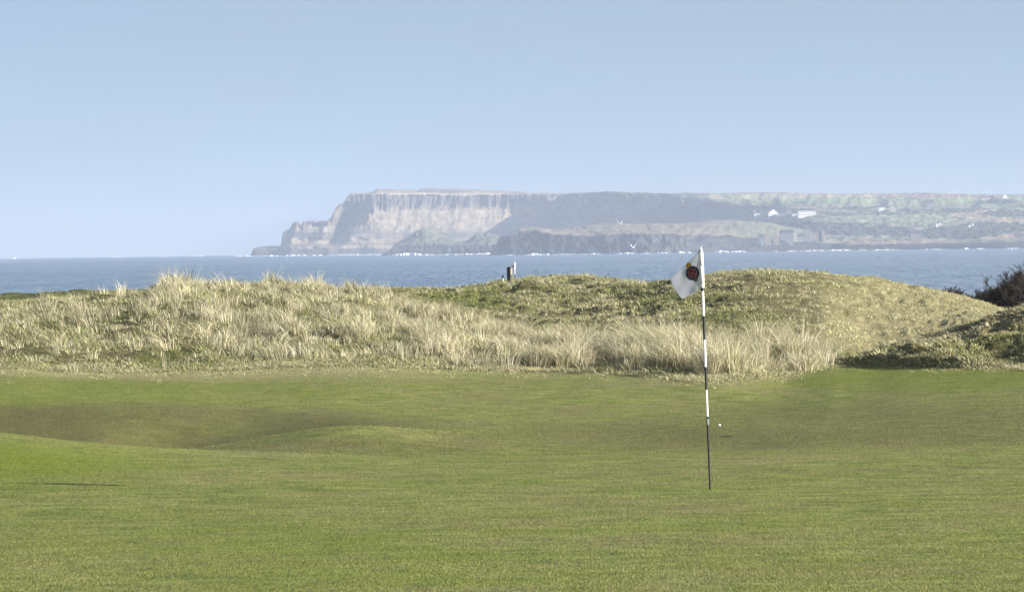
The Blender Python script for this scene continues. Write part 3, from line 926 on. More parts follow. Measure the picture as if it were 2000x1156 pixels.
# dry fringe where the rough meets the mown green
n_sp = 5200
spx = RNG.uniform(-60, 2060, n_sp)
sc_ = np.clip(np.searchsorted(COLS, spx), 0, len(COLS) - 1)
off = RNG.exponential(1.0, n_sp) * np.clip(.55 + 1.3 * fbm(spx / 38, spx * 0, 3, 121), .05, 1.6) * np.where(spx < 900, 1.5, .8) * np.where(spx > 1640, .5, 1)
sY = V[ROW_EDGE, sc_, 1] - off
sZ = np.array([np.interp(y, V[:, c, 1], V[:, c, 2]) for y, c in zip(sY, sc_)])
sX = sY * ang[ROW_EDGE, sc_] + RNG.uniform(-.02, .02, n_sp)
tufts('stray_grass', np.stack([sX, sY, sZ], -1), spx, np.full(n_sp, .45), 5, .08, .025, .07, .008, .015, 1.0, 0.0,
      'stray low straws of semi rough thinning out over the back of the mown green', .9, .2)
dens = (1 - smooth01(ctt, 10.0, 10.5)) * (1 - .6 * smooth01(cpx, 1640, 1700))
pts, a_, b_, t_, g_ = scatter(dens, 9000)
tufts('fringe_grass', pts, a_, g_ * .7, 7, .10, .04, .11, .010, .018, 1.0, 0.0,
      'low dry fringe of grass along the edge of the mown green', .9, .2)

# the mown leaf itself, a few millimetres high
def mown_leaf(n, Y0, Y1, h0, h1, w0, seed):
    g = np.random.default_rng(seed)
    Y = 1.0 / g.uniform(1.0 / Y1, 1.0 / Y0, n)
    px = g.uniform(-40, 2040, n)
    rows = V[:ROW_EDGE + 1, :, 1]
    ci_ = np.clip(((px - cols_in[0]) / 4.0).astype(int) + len(cols_l), 0, len(COLS) - 1)
    z = np.empty(n); X = Y * (px - 1000.0) / FOC
    order = np.argsort(ci_)
    b = np.searchsorted(ci_[order], np.arange(len(COLS) + 1))
    for c in range(len(COLS)):
        k = order[b[c]:b[c + 1]]
        if len(k):
            z[k] = np.interp(Y[k], V[:ROW_EDGE + 1, c, 1], V[:ROW_EDGE + 1, c, 2])
            z[k] -= 0
            X[k] = Y[k] * (px[k] - 1000.0 - ROLL * (np.interp(Y[k], V[:ROW_EDGE + 1, c, 1], GPY[:ROW_EDGE + 1, c]) - 578.0)) / FOC
    keep = g.random(n) < np.clip(.75 + 1.2 * fbm(X / .5, Y / .7, 3, seed + 1), .15, 1)
    X, Y, z, px = X[keep], Y[keep], z[keep], px[keep]
    m = len(X)
    h = g.uniform(h0, h1, m); w = w0 * g.uniform(.7, 1.3, m)
    az = g.random(m) * math.pi
    lx, ly = g.normal(-.1, .35, m) * h, g.normal(0, .35, m) * h
    cx, cy = np.cos(az) * w / 2, np.sin(az) * w / 2
    v = np.stack([np.stack([X - cx, Y - cy, z - .001], -1), np.stack([X + cx, Y + cy, z - .001], -1), np.stack([X + lx, Y + ly, z + h], -1)], 1)
    pal = np.array([(.16, .20, .04), (.21, .24, .06), (.12, .155, .028), (.27, .27, .10), (.20, .18, .08), (.33, .31, .15)])
    dry_ = np.clip(.5 + 1.4 * fbm(X / 1.4, Y / 1.6, 3, seed + 2), 0, 1)
    pick = np.clip((g.random(m) * 3 + dry_ * g.random(m) * 4).astype(int), 0, 5)
    tone = pal[pick] * g.uniform(.9, 1.1, m)[:, None]
    bl = np.empty((m, 3))
    cc2 = ci_[keep]
    for c in np.unique(cc2):
        k = np.where(cc2 == c)[0]
        for q in range(3): bl[k, q] = np.interp(Y[k], V[:ROW_EDGE + 1, c, 1], turf_tone[:ROW_EDGE + 1, c, q])
    tone = tone * (1 - .8 * bl[:, :1]) + np.array((.105, .09, .038)) * .8 * bl[:, :1]  # blades take the same brown with its painted shade
    tone = tone * (1 - .6 * bl[:, 1:2]) + np.array((.15, .19, .02)) * .6 * bl[:, 1:2]
    tone = tone * (1 - .7 * bl[:, 2:3]) + np.array((.34, .30, .17)) * .7 * bl[:, 2:3]
    return v.reshape(-1, 3), np.arange(m * 3).reshape(m, 3), np.repeat(tone, 3, 0)


v1, f1, c1_ = mown_leaf(360000, 28.0, 56.0, .005, .010, .0050, 201)
v2, f2_, c2_ = mown_leaf(120000, 58.0, 97.5, .008, .016, .010, 203)
tag(link_mesh('mown_grass', np_mesh('mown_grass', np.concatenate([v1, v2]), np.concatenate([f1, f2_ + len(v1)]), False, np.concatenate([c1_, c2_])), M_blade),
    'very short mown grass blades over the whole green', 'grass', kind='stuff')

# ------------------------------------------------------------------ flagsticks
def tube(bm, p0, p1, r0, r1, seg=14, cap=True):
    p0, p1 = Vector(p0), Vector(p1)
    d = (p1 - p0).normalized()
    s = d.orthogonal().normalized(); t = d.cross(s)
    ra_, rb_ = [], []
    for i in range(seg):
        a = 2 * math.pi * i / seg
        q = s * math.cos(a) + t * math.sin(a)
        ra_.append(bm.verts.new(p0 + q * r0)); rb_.append(bm.verts.new(p1 + q * r1))
    for i in range(seg):
        j = (i + 1) % seg
        bm.faces.new((ra_[i], ra_[j], rb_[j], rb_[i]))
    if cap:
        bm.faces.new(ra_[::-1]); bm.faces.new(rb_)


def cloth_mat():
    m, nt, b = new_mat('flag_cloth')
    n = noise(nt, 9.0, 3)
    c = ramp(nt, n, [(.3, (.80, .80, .86)), (.7, (.86, .86, .91))])
    nt.links.new(c, b.inputs['Base Color'])
    b.inputs['Roughness'].default_value = .8
    t = nt.nodes.new('ShaderNodeBsdfTranslucent')
    nt.links.new(c, t.inputs[0])
    mx = nt.nodes.new('ShaderNodeMixShader'); mx.inputs[0].default_value = .34
    nt.links.new(b.outputs[0], mx.inputs[1]); nt.links.new(t.outputs[0], mx.inputs[2])
    nt.links.new(mx.outputs[0], nt.nodes['Material Output'].inputs['Surface'])
    return m


M_cloth = cloth_mat()
M_navy = simple('navy_print', (.006, .010, .06), .7, .15, 40)
M_maroon = simple('maroon_print', (.19, .006, .012), .7, .15, 40)
M_gold = simple('gold_print', (.55, .33, .03), .6, .15, 40)
M_letter = simple('pale_blue_thread', (.12, .17, .40), .7, .1, 40)
M_thread = simple('pale_pink_thread', (.42, .20, .23), .7, .1, 40)
M_red = simple('dark_red_print', (.22, .02, .015), .7, .1, 40)

YP = 44.7
base = PV(1387, 958, YP); base.z = ground_at(1387, YP)
top = PV(1369, 482, YP)
axis = (top - base)
def on_pole(py): return base + axis * ((958 - py) / (958 - 482))
root = empty('flagstick', base, 0, 'tall black and white banded flagstick with white crested flag, standing in the near green', 'golf flag', 'flagsticks on the links')
def rel(p): return Vector(p) - base
def pole_part(name, pa, pb, ra_, rb_, mat, parent=root):
    bm = bmesh.new()
    tube(bm, rel(on_pole(pa)), rel(on_pole(pb)), ra_, rb_, 16)
    return bm_obj(name, bm, mat, parent, False)
segs = [(958, 814, M_black), (814, 762, M_white), (762, 717, M_black), (717, 664, M_white), (664, 617, M_black), (617, 567.5, M_white)]
def prad(py): return .0085 + .0032 * (958 - py) / 390
for (a, b, mt) in segs:
    pole_part('black_band' if mt is M_black else 'white_band', a, b, prad(a), prad(b), mt)
mk = pole_part('maker_mark', 830, 819, prad(825) + .0008, prad(825) + .0008, simple('worn_label', (.16, .20, .22), .5, .8, 120))
pole_part('collar', 568.5, 561, .0165, .0155, M_black)
bm = bmesh.new()
for (a, b, r0, r1) in ((563, 556, .0155, .0180), (556, 520, .0180, .0185), (520, 492, .0185, .0165), (492, 482, .0165, .003)):
    tube(bm, rel(on_pole(a)), rel(on_pole(b)), r0, r1, 18, True)
bm_obj('sleeve', bm, M_white, root, True)


def flag_depth(px, py, top_x=1366.0):
    s = np.clip((top_x + 2 - px) / 60.0, -.05, 1.2)
    return YP + 0.30 * s + .030 * np.sin(s * 7.0 + (py - 520) / 22.0) * s + .010 * np.sin(s * 13 - (py - 500) / 11) + .006 * np.sin(s * 5 + (py - 500) / 5.0) * (1 - s)


def SV(px, py, off=0.0):
    return PV(px, py, float(flag_depth(px, py)) - off) - base


def flag_grid():
    nu, nv = 36, 30
    bm = bmesh.new(); g = []
    for i in range(nu + 1):
        a = i / nu                                  # 0 at the sleeve, 1 at the free edge
        row = []
        for j in range(nv + 1):
            b = j / nv                              # 0 top, 1 bottom
            tx, ty = 1368 + (1309 - 1368) * a, 485 + (545 - 485) * a + 3.0 * math.sin(math.pi * a)
            bx, by = 1370 + (1332 - 1370) * a, 562 + (584 - 562) * a + 2.4 * math.sin(math.pi * a)
            x = tx + (bx - tx) * b - 3.0 * math.sin(math.pi * b) * a
            y = ty + (by - ty) * b + 1.5 * math.sin(math.pi * b) * a
            row.append(bm.verts.new(SV(x, y)))
        g.append(row)
    for i in range(nu):
        for j in range(nv):
            bm.faces.new((g[i][j], g[i][j + 1], g[i + 1][j + 1], g[i + 1][j]))
    bmesh.ops.recalc_face_normals(bm, faces=bm.faces)
    return bm


bm = flag_grid()
flag = bm_obj('flag', bm, M_cloth, root, True)
sol = flag.modifiers.new('cloth thickness', 'SOLIDIFY'); sol.thickness = .0008; sol.offset = -1

CX, CY, TILT = 1352.5, 533.5, math.radians(28)
def E(a, b, off):   # emblem plane: a to the right, b upward, in photo pixels, turned with the cloth
    ca, sa = math.cos(TILT), math.sin(TILT)
    x = a * ca + b * sa * -1
    y = a * sa * -1 - b * ca
    x2 = a * ca - b * sa
    y2 = -(a * sa + b * ca)
    return SV(CX + x2, CY + y2 * 1.06, off)


def disc(name, r0, r1, mat, off, n=40):
    bm = bmesh.new(); A = []; B = []
    rings = [r0 + (r1 - r0) * k / 4 for k in range(5)]
    L = [[bm.verts.new(E(r * math.cos(2 * math.pi * i / n), r * math.sin(2 * math.pi * i / n), off)) for i in range(n)] for r in rings]
    for k in range(4):
        for i in range(n):
            j = (i + 1) % n
            bm.faces.new((L[k][i], L[k][j], L[k + 1][j], L[k + 1][i]))
    if r0 < .02: bmesh.ops.remove_doubles(bm, verts=bm.verts, dist=1e-6)
    return bm_obj(name, bm, mat, flag)


def poly(name, pts, mat, off):
    bm = bmesh.new()
    for P_ in pts:
        f = bm.faces.new([bm.verts.new(E(a, b, off)) for a, b in P_])
    bmesh.ops.triangulate(bm, faces=bm.faces)
    return bm_obj(name, bm, mat, flag)


def line(a0, b0, a1, b1, w):
    dx, dy = a1 - a0, b1 - b0
    l = math.hypot(dx, dy); nx, ny = -dy / l * w / 2, dx / l * w / 2
    return [(a0 + nx, b0 + ny), (a1 + nx, b1 + ny), (a1 - nx, b1 - ny), (a0 - nx, b0 - ny)]


disc('emblem_edge', 13.1, 13.7, M_gold, .0028)
disc('emblem_belt', 8.5, 13.2, M_navy, .0026)
disc('emblem_rim', 8.2, 8.6, M_gold, .0029)
disc('emblem_centre', 0.01, 8.3, M_maroon, .0026)
poly('emblem_clubs', [line(-6.0, 5.0, 4.6, -5.2, .75), line(4.2, 5.8, -4.4, -5.4, .75), line(4.6, -5.2, 6.4, -3.8, 1.1), line(-4.4, -5.4, -6.0, -4.3, 1.1), line(2, -6.4, 6.2, -2.4, .8)], M_thread, .0034)
# belt buckle and hanging tail below
tail_pts = [[(-3.4, -10.4), (3.4, -10.4), (4.2, -15.0), (1.6, -17.2), (0, -15.8), (-2.2, -17.6), (-4.0, -14.8)]]
poly('belt_tail', tail_pts, M_navy, .0036)
buck = []
for i in range(12):
    a0, a1 = 2 * math.pi * i / 12, 2 * math.pi * (i + 1) / 12
    buck.append([(2.9 * math.cos(a0), -13 + 2.9 * math.sin(a0)), (2.9 * math.cos(a1), -13 + 2.9 * math.sin(a1)), (2.4 * math.cos(a1), -13 + 2.4 * math.sin(a1)), (2.4 * math.cos(a0), -13 + 2.4 * math.sin(a0))])
poly('belt_buckle', buck, M_gold, .0042)
# crown above
poly('crown', [[(-4.6, 13.3), (4.6, 13.3), (4.8, 15.4), (-4.8, 15.4)], [(-4.8, 15.4), (4.8, 15.4), (5.4, 18.6), (3.2, 20.0), (0, 18.8), (-3.2, 20.0), (-5.4, 18.6)],
               [(-.9, 18.8), (.9, 18.8), (.9, 22.2), (-.9, 22.2)], [(-1.9, 20.2), (1.9, 20.2), (1.9, 21.2), (-1.9, 21.2)]], M_gold, .0034)
poly('crown_lining', [[(-4.2, 16.0), (-1.2, 16.0), (-1.3, 18.6), (-3.6, 18.8)], [(4.2, 16.0), (1.2, 16.0), (1.3, 18.6), (3.6, 18.8)]], M_red, .0040)
# lettering round the belt
STROKES = {'R': [(0, 0, 0, 1), (0, 1, .6, .9), (.6, .9, .6, .6), (.6, .6, 0, .5), (.2, .5, .65, 0)], 'O': [(0, .1, 0, .9), (0, .95, .6, .95), (.6, .9, .6, .1), (.6, .05, 0, .05)],
           'Y': [(0, 1, .3, .5), (.6, 1, .3, .5), (.3, .5, .3, 0)], 'A': [(0, 0, .3, 1), (.3, 1, .6, 0), (.12, .35, .5, .35)], 'L': [(0, 1, 0, 0), (0, .05, .55, .05)],
           'P': [(0, 0, 0, 1), (0, .95, .6, .9), (.6, .9, .6, .55), (.6, .5, 0, .45)], 'T': [(.3, 0, .3, 1), (0, .95, .6, .95)], 'U': [(0, 1, 0, .1), (0, .05, .6, .05), (.6, .1, .6, 1)],
           'S': [(.6, .95, 0, .9), (0, .9, 0, .55), (0, .5, .6, .5), (.6, .45, .6, .1), (.6, .05, 0, .05)], 'H': [(0, 0, 0, 1), (.6, 0, .6, 1), (0, .5, .6, .5)],
           'G': [(.6, .9, 0, .95), (0, .9, 0, .1), (0, .05, .6, .05), (.6, .05, .6, .45), (.6, .45, .3, .45)], 'F': [(0, 0, 0, 1), (0, .95, .6, .95), (0, .5, .45, .5)],
           'C': [(.6, .9, 0, .95), (0, .9, 0, .1), (0, .05, .6, .05)], 'B': [(0, 0, 0, 1), (0, .95, .55, .85), (.55, .85, .5, .55), (.5, .5, 0, .5), (.5, .5, .6, .15), (.6, .1, 0, .05)], ' ': []}
txt = 'ROYAL PORTRUSH GOLF CLUB'
quads = []
for i, ch in enumerate(txt):
    th = math.radians(238 - i * (296 / (len(txt) - 1)))
    for (x0, y0, x1, y1) in STROKES[ch]:
        def tr(x, y):
            r = 9.55 + 2.4 * y
            t = th - (x - .3) * 1.9 / 11.0
            return (r * math.cos(t), r * math.sin(t))
        p, q = tr(x0, y0), tr(x1, y1)
        quads.append(line(*p, *q, .42))
poly('lettering', quads, M_letter, .0033)

# the far flagstick beyond the middle dune
YF = 259.0
fb = PV(1006.5, 594, YF); fb.z = ground_at(1006, YF) - .02
ftop = PV(1005, 512, YF)
r2 = empty('flagstick', fb, 0, 'small distant flagstick with white flag seen beside the timber post on the middle dune', 'golf flag', 'flagsticks on the links')
def fp(py): return (PV(1005 + 1.5 * (py - 512) / 82, py, YF) - fb)
for (a, b, mt) in ((536, 526, M_white), (544, 536, M_black), (553, 544, M_white), (561, 553, M_black), (569, 561, M_white)):
    bm = bmesh.new(); tube(bm, fp(a), fp(b), .022, .022, 10)
    bm_obj('white_band' if mt is M_white else 'black_band', bm, mt, r2)
bm = bmesh.new(); tube(bm, Vector((0, 0, 0)), fp(569), .018, .022, 10); bm_obj('black_band', bm, M_black, r2)
bm = bmesh.new(); tube(bm, fp(526), fp(512), .032, .030, 10); bm_obj('sleeve', bm, M_white, r2)
bm = bmesh.new()
g = []
for i in range(9):
    a = i / 8
    g.append([bm.verts.new(PV((1004.6 - 8.2 * a) + 2.0 * a * b, 513.5 + 10.5 * a + (12.2 - 8.5 * a) * b, YF + .55 * a + .04 * math.sin(a * 6)) - fb) for b in (0, .25, .5, .75, 1)])
for i in range(8):
    for j in range(4): bm.faces.new((g[i][j], g[i][j + 1], g[i + 1][j + 1], g[i + 1][j]))
f2 = bm_obj('flag', bm, M_cloth, r2, True)
f2.modifiers.new('cloth thickness', 'SOLIDIFY').thickness = .001
bm = bmesh.new()
bm.faces.new([bm.verts.new(PV(1002.4 + 1.7 * math.cos(t), 520.4 + 2.5 * math.sin(t), YF + .09) - fb) for t in np.linspace(0, 2 * math.pi, 16, endpoint=False)])
bm_obj('emblem', bm, M_maroon, f2)


# ------------------------------------------------------------------ posts and stakes on the dunes
def box_verts(bm, c, sx, sy, z0, z1, rz=0.0, top_skew=0.0):
    cr, sr = math.cos(rz), math.sin(rz)
    vs = []
    for z in (z0, z1):
        for (x, y) in ((-1, -1), (1, -1), (1, 1), (-1, 1)):
            X, Y_ = x * sx / 2, y * sy / 2
            zz = z + (top_skew * x if z == z1 else 0)
            vs.append(bm.verts.new((c[0] + X * cr - Y_ * sr, c[1] + X * sr + Y_ * cr, zz)))
    fs = [(0, 3, 2, 1), (4, 5, 6, 7), (0, 1, 5, 4), (1, 2, 6, 5), (2, 3, 7, 6), (3, 0, 4, 7)]
    out = [bm.faces.new([vs[i] for i in f]) for f in fs]
    return vs, out


YW = 167.0
pw = PV(994.6, 549, YW); gz = ground_at(996, YW)
pr = empty('timber_post', (pw.x, YW, gz - .15), 0, 'thick weathered square timber post with a slanting brace on top of the middle dune', 'post')
ztop = PV(996, 521.5, YW).z - (gz - .15)
bm = bmesh.new()
vs, fs = box_verts(bm, (0, 0), .118, .10, 0, ztop, math.radians(-26), .012)
bmesh.ops.bevel(bm, geom=list(bm.edges), offset=.006, segments=1, affect='EDGES')
m_post = M_wood_dark
bm_obj('upright', bm, m_post, pr)
bm = bmesh.new()
z1 = PV(1000, 536, YW).z - (gz - .15)
z0 = PV(1007, 549, YW).z - (gz - .15)
tube(bm, (.08, -.02, z1), (.22, -.03, z0 - .12), .027, .027, 4)
bm_obj('brace', bm, M_wood_pale, pr)
bm = bmesh.new()  # thin pale sheet added as the sunlit right face of the post
box_verts(bm, (.074, .012), .012, .085, .02, ztop - .06, math.radians(-26))
bm_obj('lit_face', bm, M_wood_pale, pr)


def stake(px, pyt, pyb, Y, r, mats, label, cat='stake', name='marker_stake'):
    g0 = ground_at(px, Y)
    p = PV(px, pyb, Y)
    zt = PV(px, pyt, Y).z
    z0 = min(g0, p.z) - .05
    e = empty(name, (p.x, Y, z0), 0, label, cat)
    H = zt - z0
    z = 0.0
    for (frac, m, nm) in mats:
        bm = bmesh.new(); tube(bm, (0, 0, z), (0, 0, z + H * frac), r, r * .96, 10)
        bm_obj(nm, bm, m, e); z += H * frac
    return e


stake(982.5, 537, 553, 166, .023, [(.68, M_white, 'shaft'), (.32, M_black, 'tip')], 'thin white stake with a black tip, left of the timber post on the middle dune')
stake(412.5, 693, 712, 100.5, .022, [(.85, simple('bleached_wood', (.62, .58, .52), .8, .15), 'shaft'), (.15, simple('bleached_wood_end', (.5, .46, .4), .8, .15), 'end_grain')], 'short pale bleached stake low in the grass at the left dune foot')
stake(1789.5, 573, 585, 143, .024, [(.8, M_wood_dark, 'shaft'), (.2, M_wood_dark, 'cap')], 'small dark stump of a stake high on the bare right dune')

# ------------------------------------------------------------------ ball and hole
YB = 75.0
def green_Y(px, py):
    c = int(np.argmin(np.abs(COLS - px)))
    PYc = py_of(COLS[c], V[:ROW_EDGE, c, 2] - HC, V[:ROW_EDGE, c, 1])
    Yc = V[:ROW_EDGE, c, 1]
    k = np.where(Yc > 62)[0]
    return float(np.interp(-py, -PYc[k], Yc[k]))
yb = green_Y(1405, 831)
bp = PV(1405, 830, yb)
bm = bmesh.new()
bmesh.ops.create_icosphere(bm, subdivisions=4, radius=.0190)
for v in bm.verts:      # dimples
    n = v.co.normalized()
    q = (math.sin(n.x * 19) * math.sin(n.y * 19) * math.sin(n.z * 19 + 1))
    v.co = n * (.0215 - .0007 * max(0, q))
ball = bm_obj('golf_ball', bm, simple('ball_cover', (.88, .88, .84), .3, .03), None, True)
ball.location = (bp.x, yb, ground_at(1405, yb) + .006)
tag(ball, 'small white golf ball lying on the green beyond the flagstick', 'golf ball')
yh = green_Y(1419, 853)
hp = PV(1419, 853, yh); gh = ground_at(1419, yh)
sl = (ground_at(1419, yh + .3) - ground_at(1419, yh - .3)) / .6
def hz(dy, h): return dy * sl + h
he = empty('divot', (hp.x, yh, gh), 0, 'dark scraped divot in the turf right of the flagstick, below the golf ball', 'divot')
bm = bmesh.new(); out, inn = [], []
for i in range(28):
    a = 2 * math.pi * i / 28
    rr = 1 + .10 * math.sin(3 * a + 1) + .06 * math.sin(7 * a)
    out.append(bm.verts.new((.075 * rr * math.cos(a), .075 * rr * math.sin(a), hz(.075 * rr * math.sin(a), .004))))
    inn.append(bm.verts.new((.05 * rr * math.cos(a), .05 * rr * math.sin(a), hz(.05 * rr * math.sin(a), .009))))
for i in range(28):
    j = (i + 1) % 28
    bm.faces.new((out[i], out[j], inn[j], inn[i]))
bm.faces.new(inn)
bm_obj('bare_soil', bm, simple('dark_soil', (.02, .022, .012), .95, .4, 60), he)
bm = bmesh.new()
for k in range(60):
    a = random.uniform(math.pi * .1, math.pi * .9); r = random.uniform(.062, .085)
    x, y = r * math.cos(a), r * math.sin(a)
    z = hz(y, .0)
    w = .003
    bm.faces.new([bm.verts.new((x - w, y, z)), bm.verts.new((x + w, y, z)), bm.verts.new((x + random.uniform(-.006, .006), y - .004, z + random.uniform(.012, .022)))])
bm_obj('torn_turf', bm, simple('torn_grass', (.03, .04, .012), .9, .3, 60), he)


# ------------------------------------------------------------------ bushes
def ribbon_mesh(name, segs_, mat, parent):
    """thin three-sided twigs from an array of (p0, p1, r0, r1)"""
    vs, fs = [], []
    for (p0, p1, r0, r1) in segs_:
        d = (p1 - p0)
        if d.length < 1e-5: continue
        d.normalize()
        s = d.orthogonal().normalized(); t = d.cross(s)
        b = len(vs)
        for (p, r) in ((p0, r0), (p1, r1)):
            for k in range(3):
                a = 2.094 * k
                vs.append(tuple(p + (s * math.cos(a) + t * math.sin(a)) * r))
        for k in range(3):
            j = (k + 1) % 3
            fs.append((b + k, b + j, b + 3 + j, b + 3 + k))
    return link_mesh(name, np_mesh(name, np.array(vs), np.array(fs)), mat, parent)


M_bark = simple('dark_bark', (.022, .017, .015), .9, .4, 12)
M_twig = simple('brown_twigs', (.048, .036, .027), .85, .5, 6)


def bare_bush(px, pyt, Y, w, label, nst=9, seed=1, dens=1.0):
    rnd = random.Random(seed)
    h = PV(px, pyt, Y).z - ground_at(px, Y) + .1
    c = PV(px, 590, Y)
    e = empty('bare_bush', (c.x, Y, ground_at(px, Y) - .1), 0, label, 'bush', 'bare bushes behind the right dune')
    stem_sets, twigs = [], []
    def grow(p, d, L, r, lvl):
        n = 3
        q = p.copy()
        for i in range(n):
            d = (d + Vector((rnd.gauss(0, .17), rnd.gauss(0, .17), rnd.gauss(.04, .12)))).normalized()
            q2 = q + d * L / n
            (stem_sets[-1] if lvl < 2 else twigs).append((q, q2, r * (1 - i / n * .35), r * (1 - (i + 1) / n * .35)))
            q = q2
            if lvl < 4:
                for _ in range(2 if (lvl < 3) else (2 if rnd.random() < .6 * dens else 1)):
                    dd = (d + Vector((rnd.gauss(0, .55), rnd.gauss(0, .55), rnd.gauss(.12, .35)))).normalized()
                    grow(q, dd, L * rnd.uniform(.45, .68), r * .55, lvl + 1)
    for s in range(nst):
        stem_sets.append([])
        x = rnd.uniform(-w / 2, w / 2)
        prof_ = max(.35, 1 - (abs(x) / (w / 2)) ** 2 * .6)
        grow(Vector((x, rnd.uniform(-.5, .5), 0)), Vector((rnd.gauss(0, .25), rnd.gauss(0, .25), 1)).normalized(), h * .52 * prof_ * rnd.uniform(.85, 1.1), .022, 0)
    for st in stem_sets: ribbon_mesh('stem', st, M_bark, e)
    ribbon_mesh('twigs', [(a, b, max(r0, .0045), max(r1, .0035)) for a, b, r0, r1 in twigs], M_twig, e)
    return e


bare_bush(2015, 512, 158, 1.9, 'largest dark bare bush, tallest at the right edge behind the dunes', 20, 3, 1.3)
bare_bush(1962, 545, 160, 1.2, 'middle dark bare bush beside the tallest one at the right edge', 16, 5, 1.3)
bare_bush(1922, 566, 162, 1.0, 'low dark bare bush sloping down toward the sea at the left of the tallest bush', 12, 8, 1.2)
bare_bush(1858, 553, 164, .62, 'small reddish bare bush poking over the right dune, farthest left of the bushes', 9, 9)
bare_bush(1884, 570, 163, .5, 'lowest wisp of bare twigs between the small left bush and the low dark one', 6, 12)

# gorse on the saddle
def gorse(px0, px1, py, Y, label):
    xc = (px0 + px1) / 2
    c = PV(xc, py, Y)
    g0 = ground_at(xc, Y)
    e = empty('gorse_bush', (c.x, Y, g0), 0, label, 'bush', 'gorse bushes by the saddle')
    W_ = (px1 - px0) / FOC * Y
    zt = PV(xc, py - 8, Y).z - g0
    segs_, fl = [], []
    rnd = random.Random(int(px0))
    for k in range(520):
        x = rnd.uniform(-W_ / 2, W_ / 2); y = rnd.uniform(-.25, .25)
        H = zt * (0.6 + .4 * vnoise(x * 7 + 3, y * 3, 5)) * rnd.uniform(.5, 1.05)
        p0 = Vector((x, y, H - .13)); p1 = Vector((x + rnd.gauss(0, .02), y + rnd.gauss(0, .02), H))
        segs_.append((p0, p1, .011, .004))
        if vnoise(x * 9, 1.0, 8) > .52 and rnd.random() < .5:
            fl.append((p1 - Vector((0, .01, .05)), p1 + Vector((0, -.012, 0)), .012, .010))
    segs_ += [(Vector((x, 0, -.1)), Vector((x + .02, 0, zt * .8)), .03, .02) for x in np.linspace(-W_ / 2 + .03, W_ / 2 - .03, 14)]
    ribbon_mesh('foliage', segs_, simple('gorse_green', (.035, .05, .018), .85, .4, 20), e)
    if fl: ribbon_mesh('blossom', fl, simple('gorse_yellow', (.62, .42, .02), .7, .2, 20), e)


gorse(1264, 1283, 553, 160.5, 'low gorse clump with yellow blossom on the saddle left of the flag')
gorse(1286, 1311, 552, 160.5, 'dark spiky gorse clump partly behind the white flag corner')


# ------------------------------------------------------------------ gulls
def gull(px, py, Y, span, wl_, wr_, label, rz):
    e = PV(px, py, Y)
    k = span / 1.3
    vs = [(0, .30, 0), (0, .12, .0), (0, -.08, .0), (0, -.22, .04), (0, -.31, .06), (0, -.38, .05)]       # tail .. beak
    rs = [(.06, .015), (.095, .075), (.115, .10), (.075, .07), (.055, .055), (.01, .01)]
    ed = [(0, 1), (1, 2), (2, 3), (3, 4), (4, 5)]
    def wing(sg, up):
        b = len(vs)
        for (x, y, z, rx, rz_) in ((.12, -.06, .10 * up, .030, .10), (.27, -.10, .32 * up, .030, .10), (.41, -.03, .52 * up, .022, .075), (.52, .07, .64 * up, .008, .03)):
            vs.append((sg * x, y, z)); rs.append((rz_, rx))
        ed.extend([(2, b), (b, b + 1), (b + 1, b + 2), (b + 2, b + 3)])
    wing(-1, wl_); wing(1, wr_)
    me = bpy.data.meshes.new('gull')
    me.from_pydata([tuple(c * k for c in v) for v in vs], ed, [])
    o = bpy.data.objects.new('gull', me); COL.objects.link(o)
    s = o.modifiers.new('skin', 'SKIN')
    for i, (a, b) in enumerate(rs): me.skin_vertices[0].data[i].radius = (a * k, b * k)
    me.skin_vertices[0].data[2].use_root = True
    o.modifiers.new('sub', 'SUBSURF').levels = 1
    o.modifiers['sub'].render_levels = 2
    me.materials.append(M_gull)
    o.location = e; o.rotation_euler = (0, 0, rz)
    return tag(o, label, 'bird', 'gulls over the bay')


M_gull = simple('white_feathers', (.92, .92, .92), .7, .03)
gull(1209.5, 438, 620, 1.25, 1.15, .7, 'white gull in flight, the upper one, against the brown coastal plateau', .5)
gull(1237.0, 484, 640, 1.05, .9, 1.05, 'white gull in flight, the lower one, just above the surf line', -.3)

# ------------------------------------------------------------------ far buildings
M_render = simple('white_render', (.86, .86, .84), .8, .04, .5)
M_slate = simple('slate_roof', (.10, .11, .13), .8, .15, .5)
M_stone = simple('sandstone_wall', (.22, .185, .165), .9, .15, .4)
M_cream = simple('cream_wall', (.36, .33, .30), .9, .1, .4)
M_pane = simple('window_glass', (.03, .035, .045), .2, .2, 1)
M_grey = simple('grey_wall', (.17, .175, .19), .9, .1, .4)


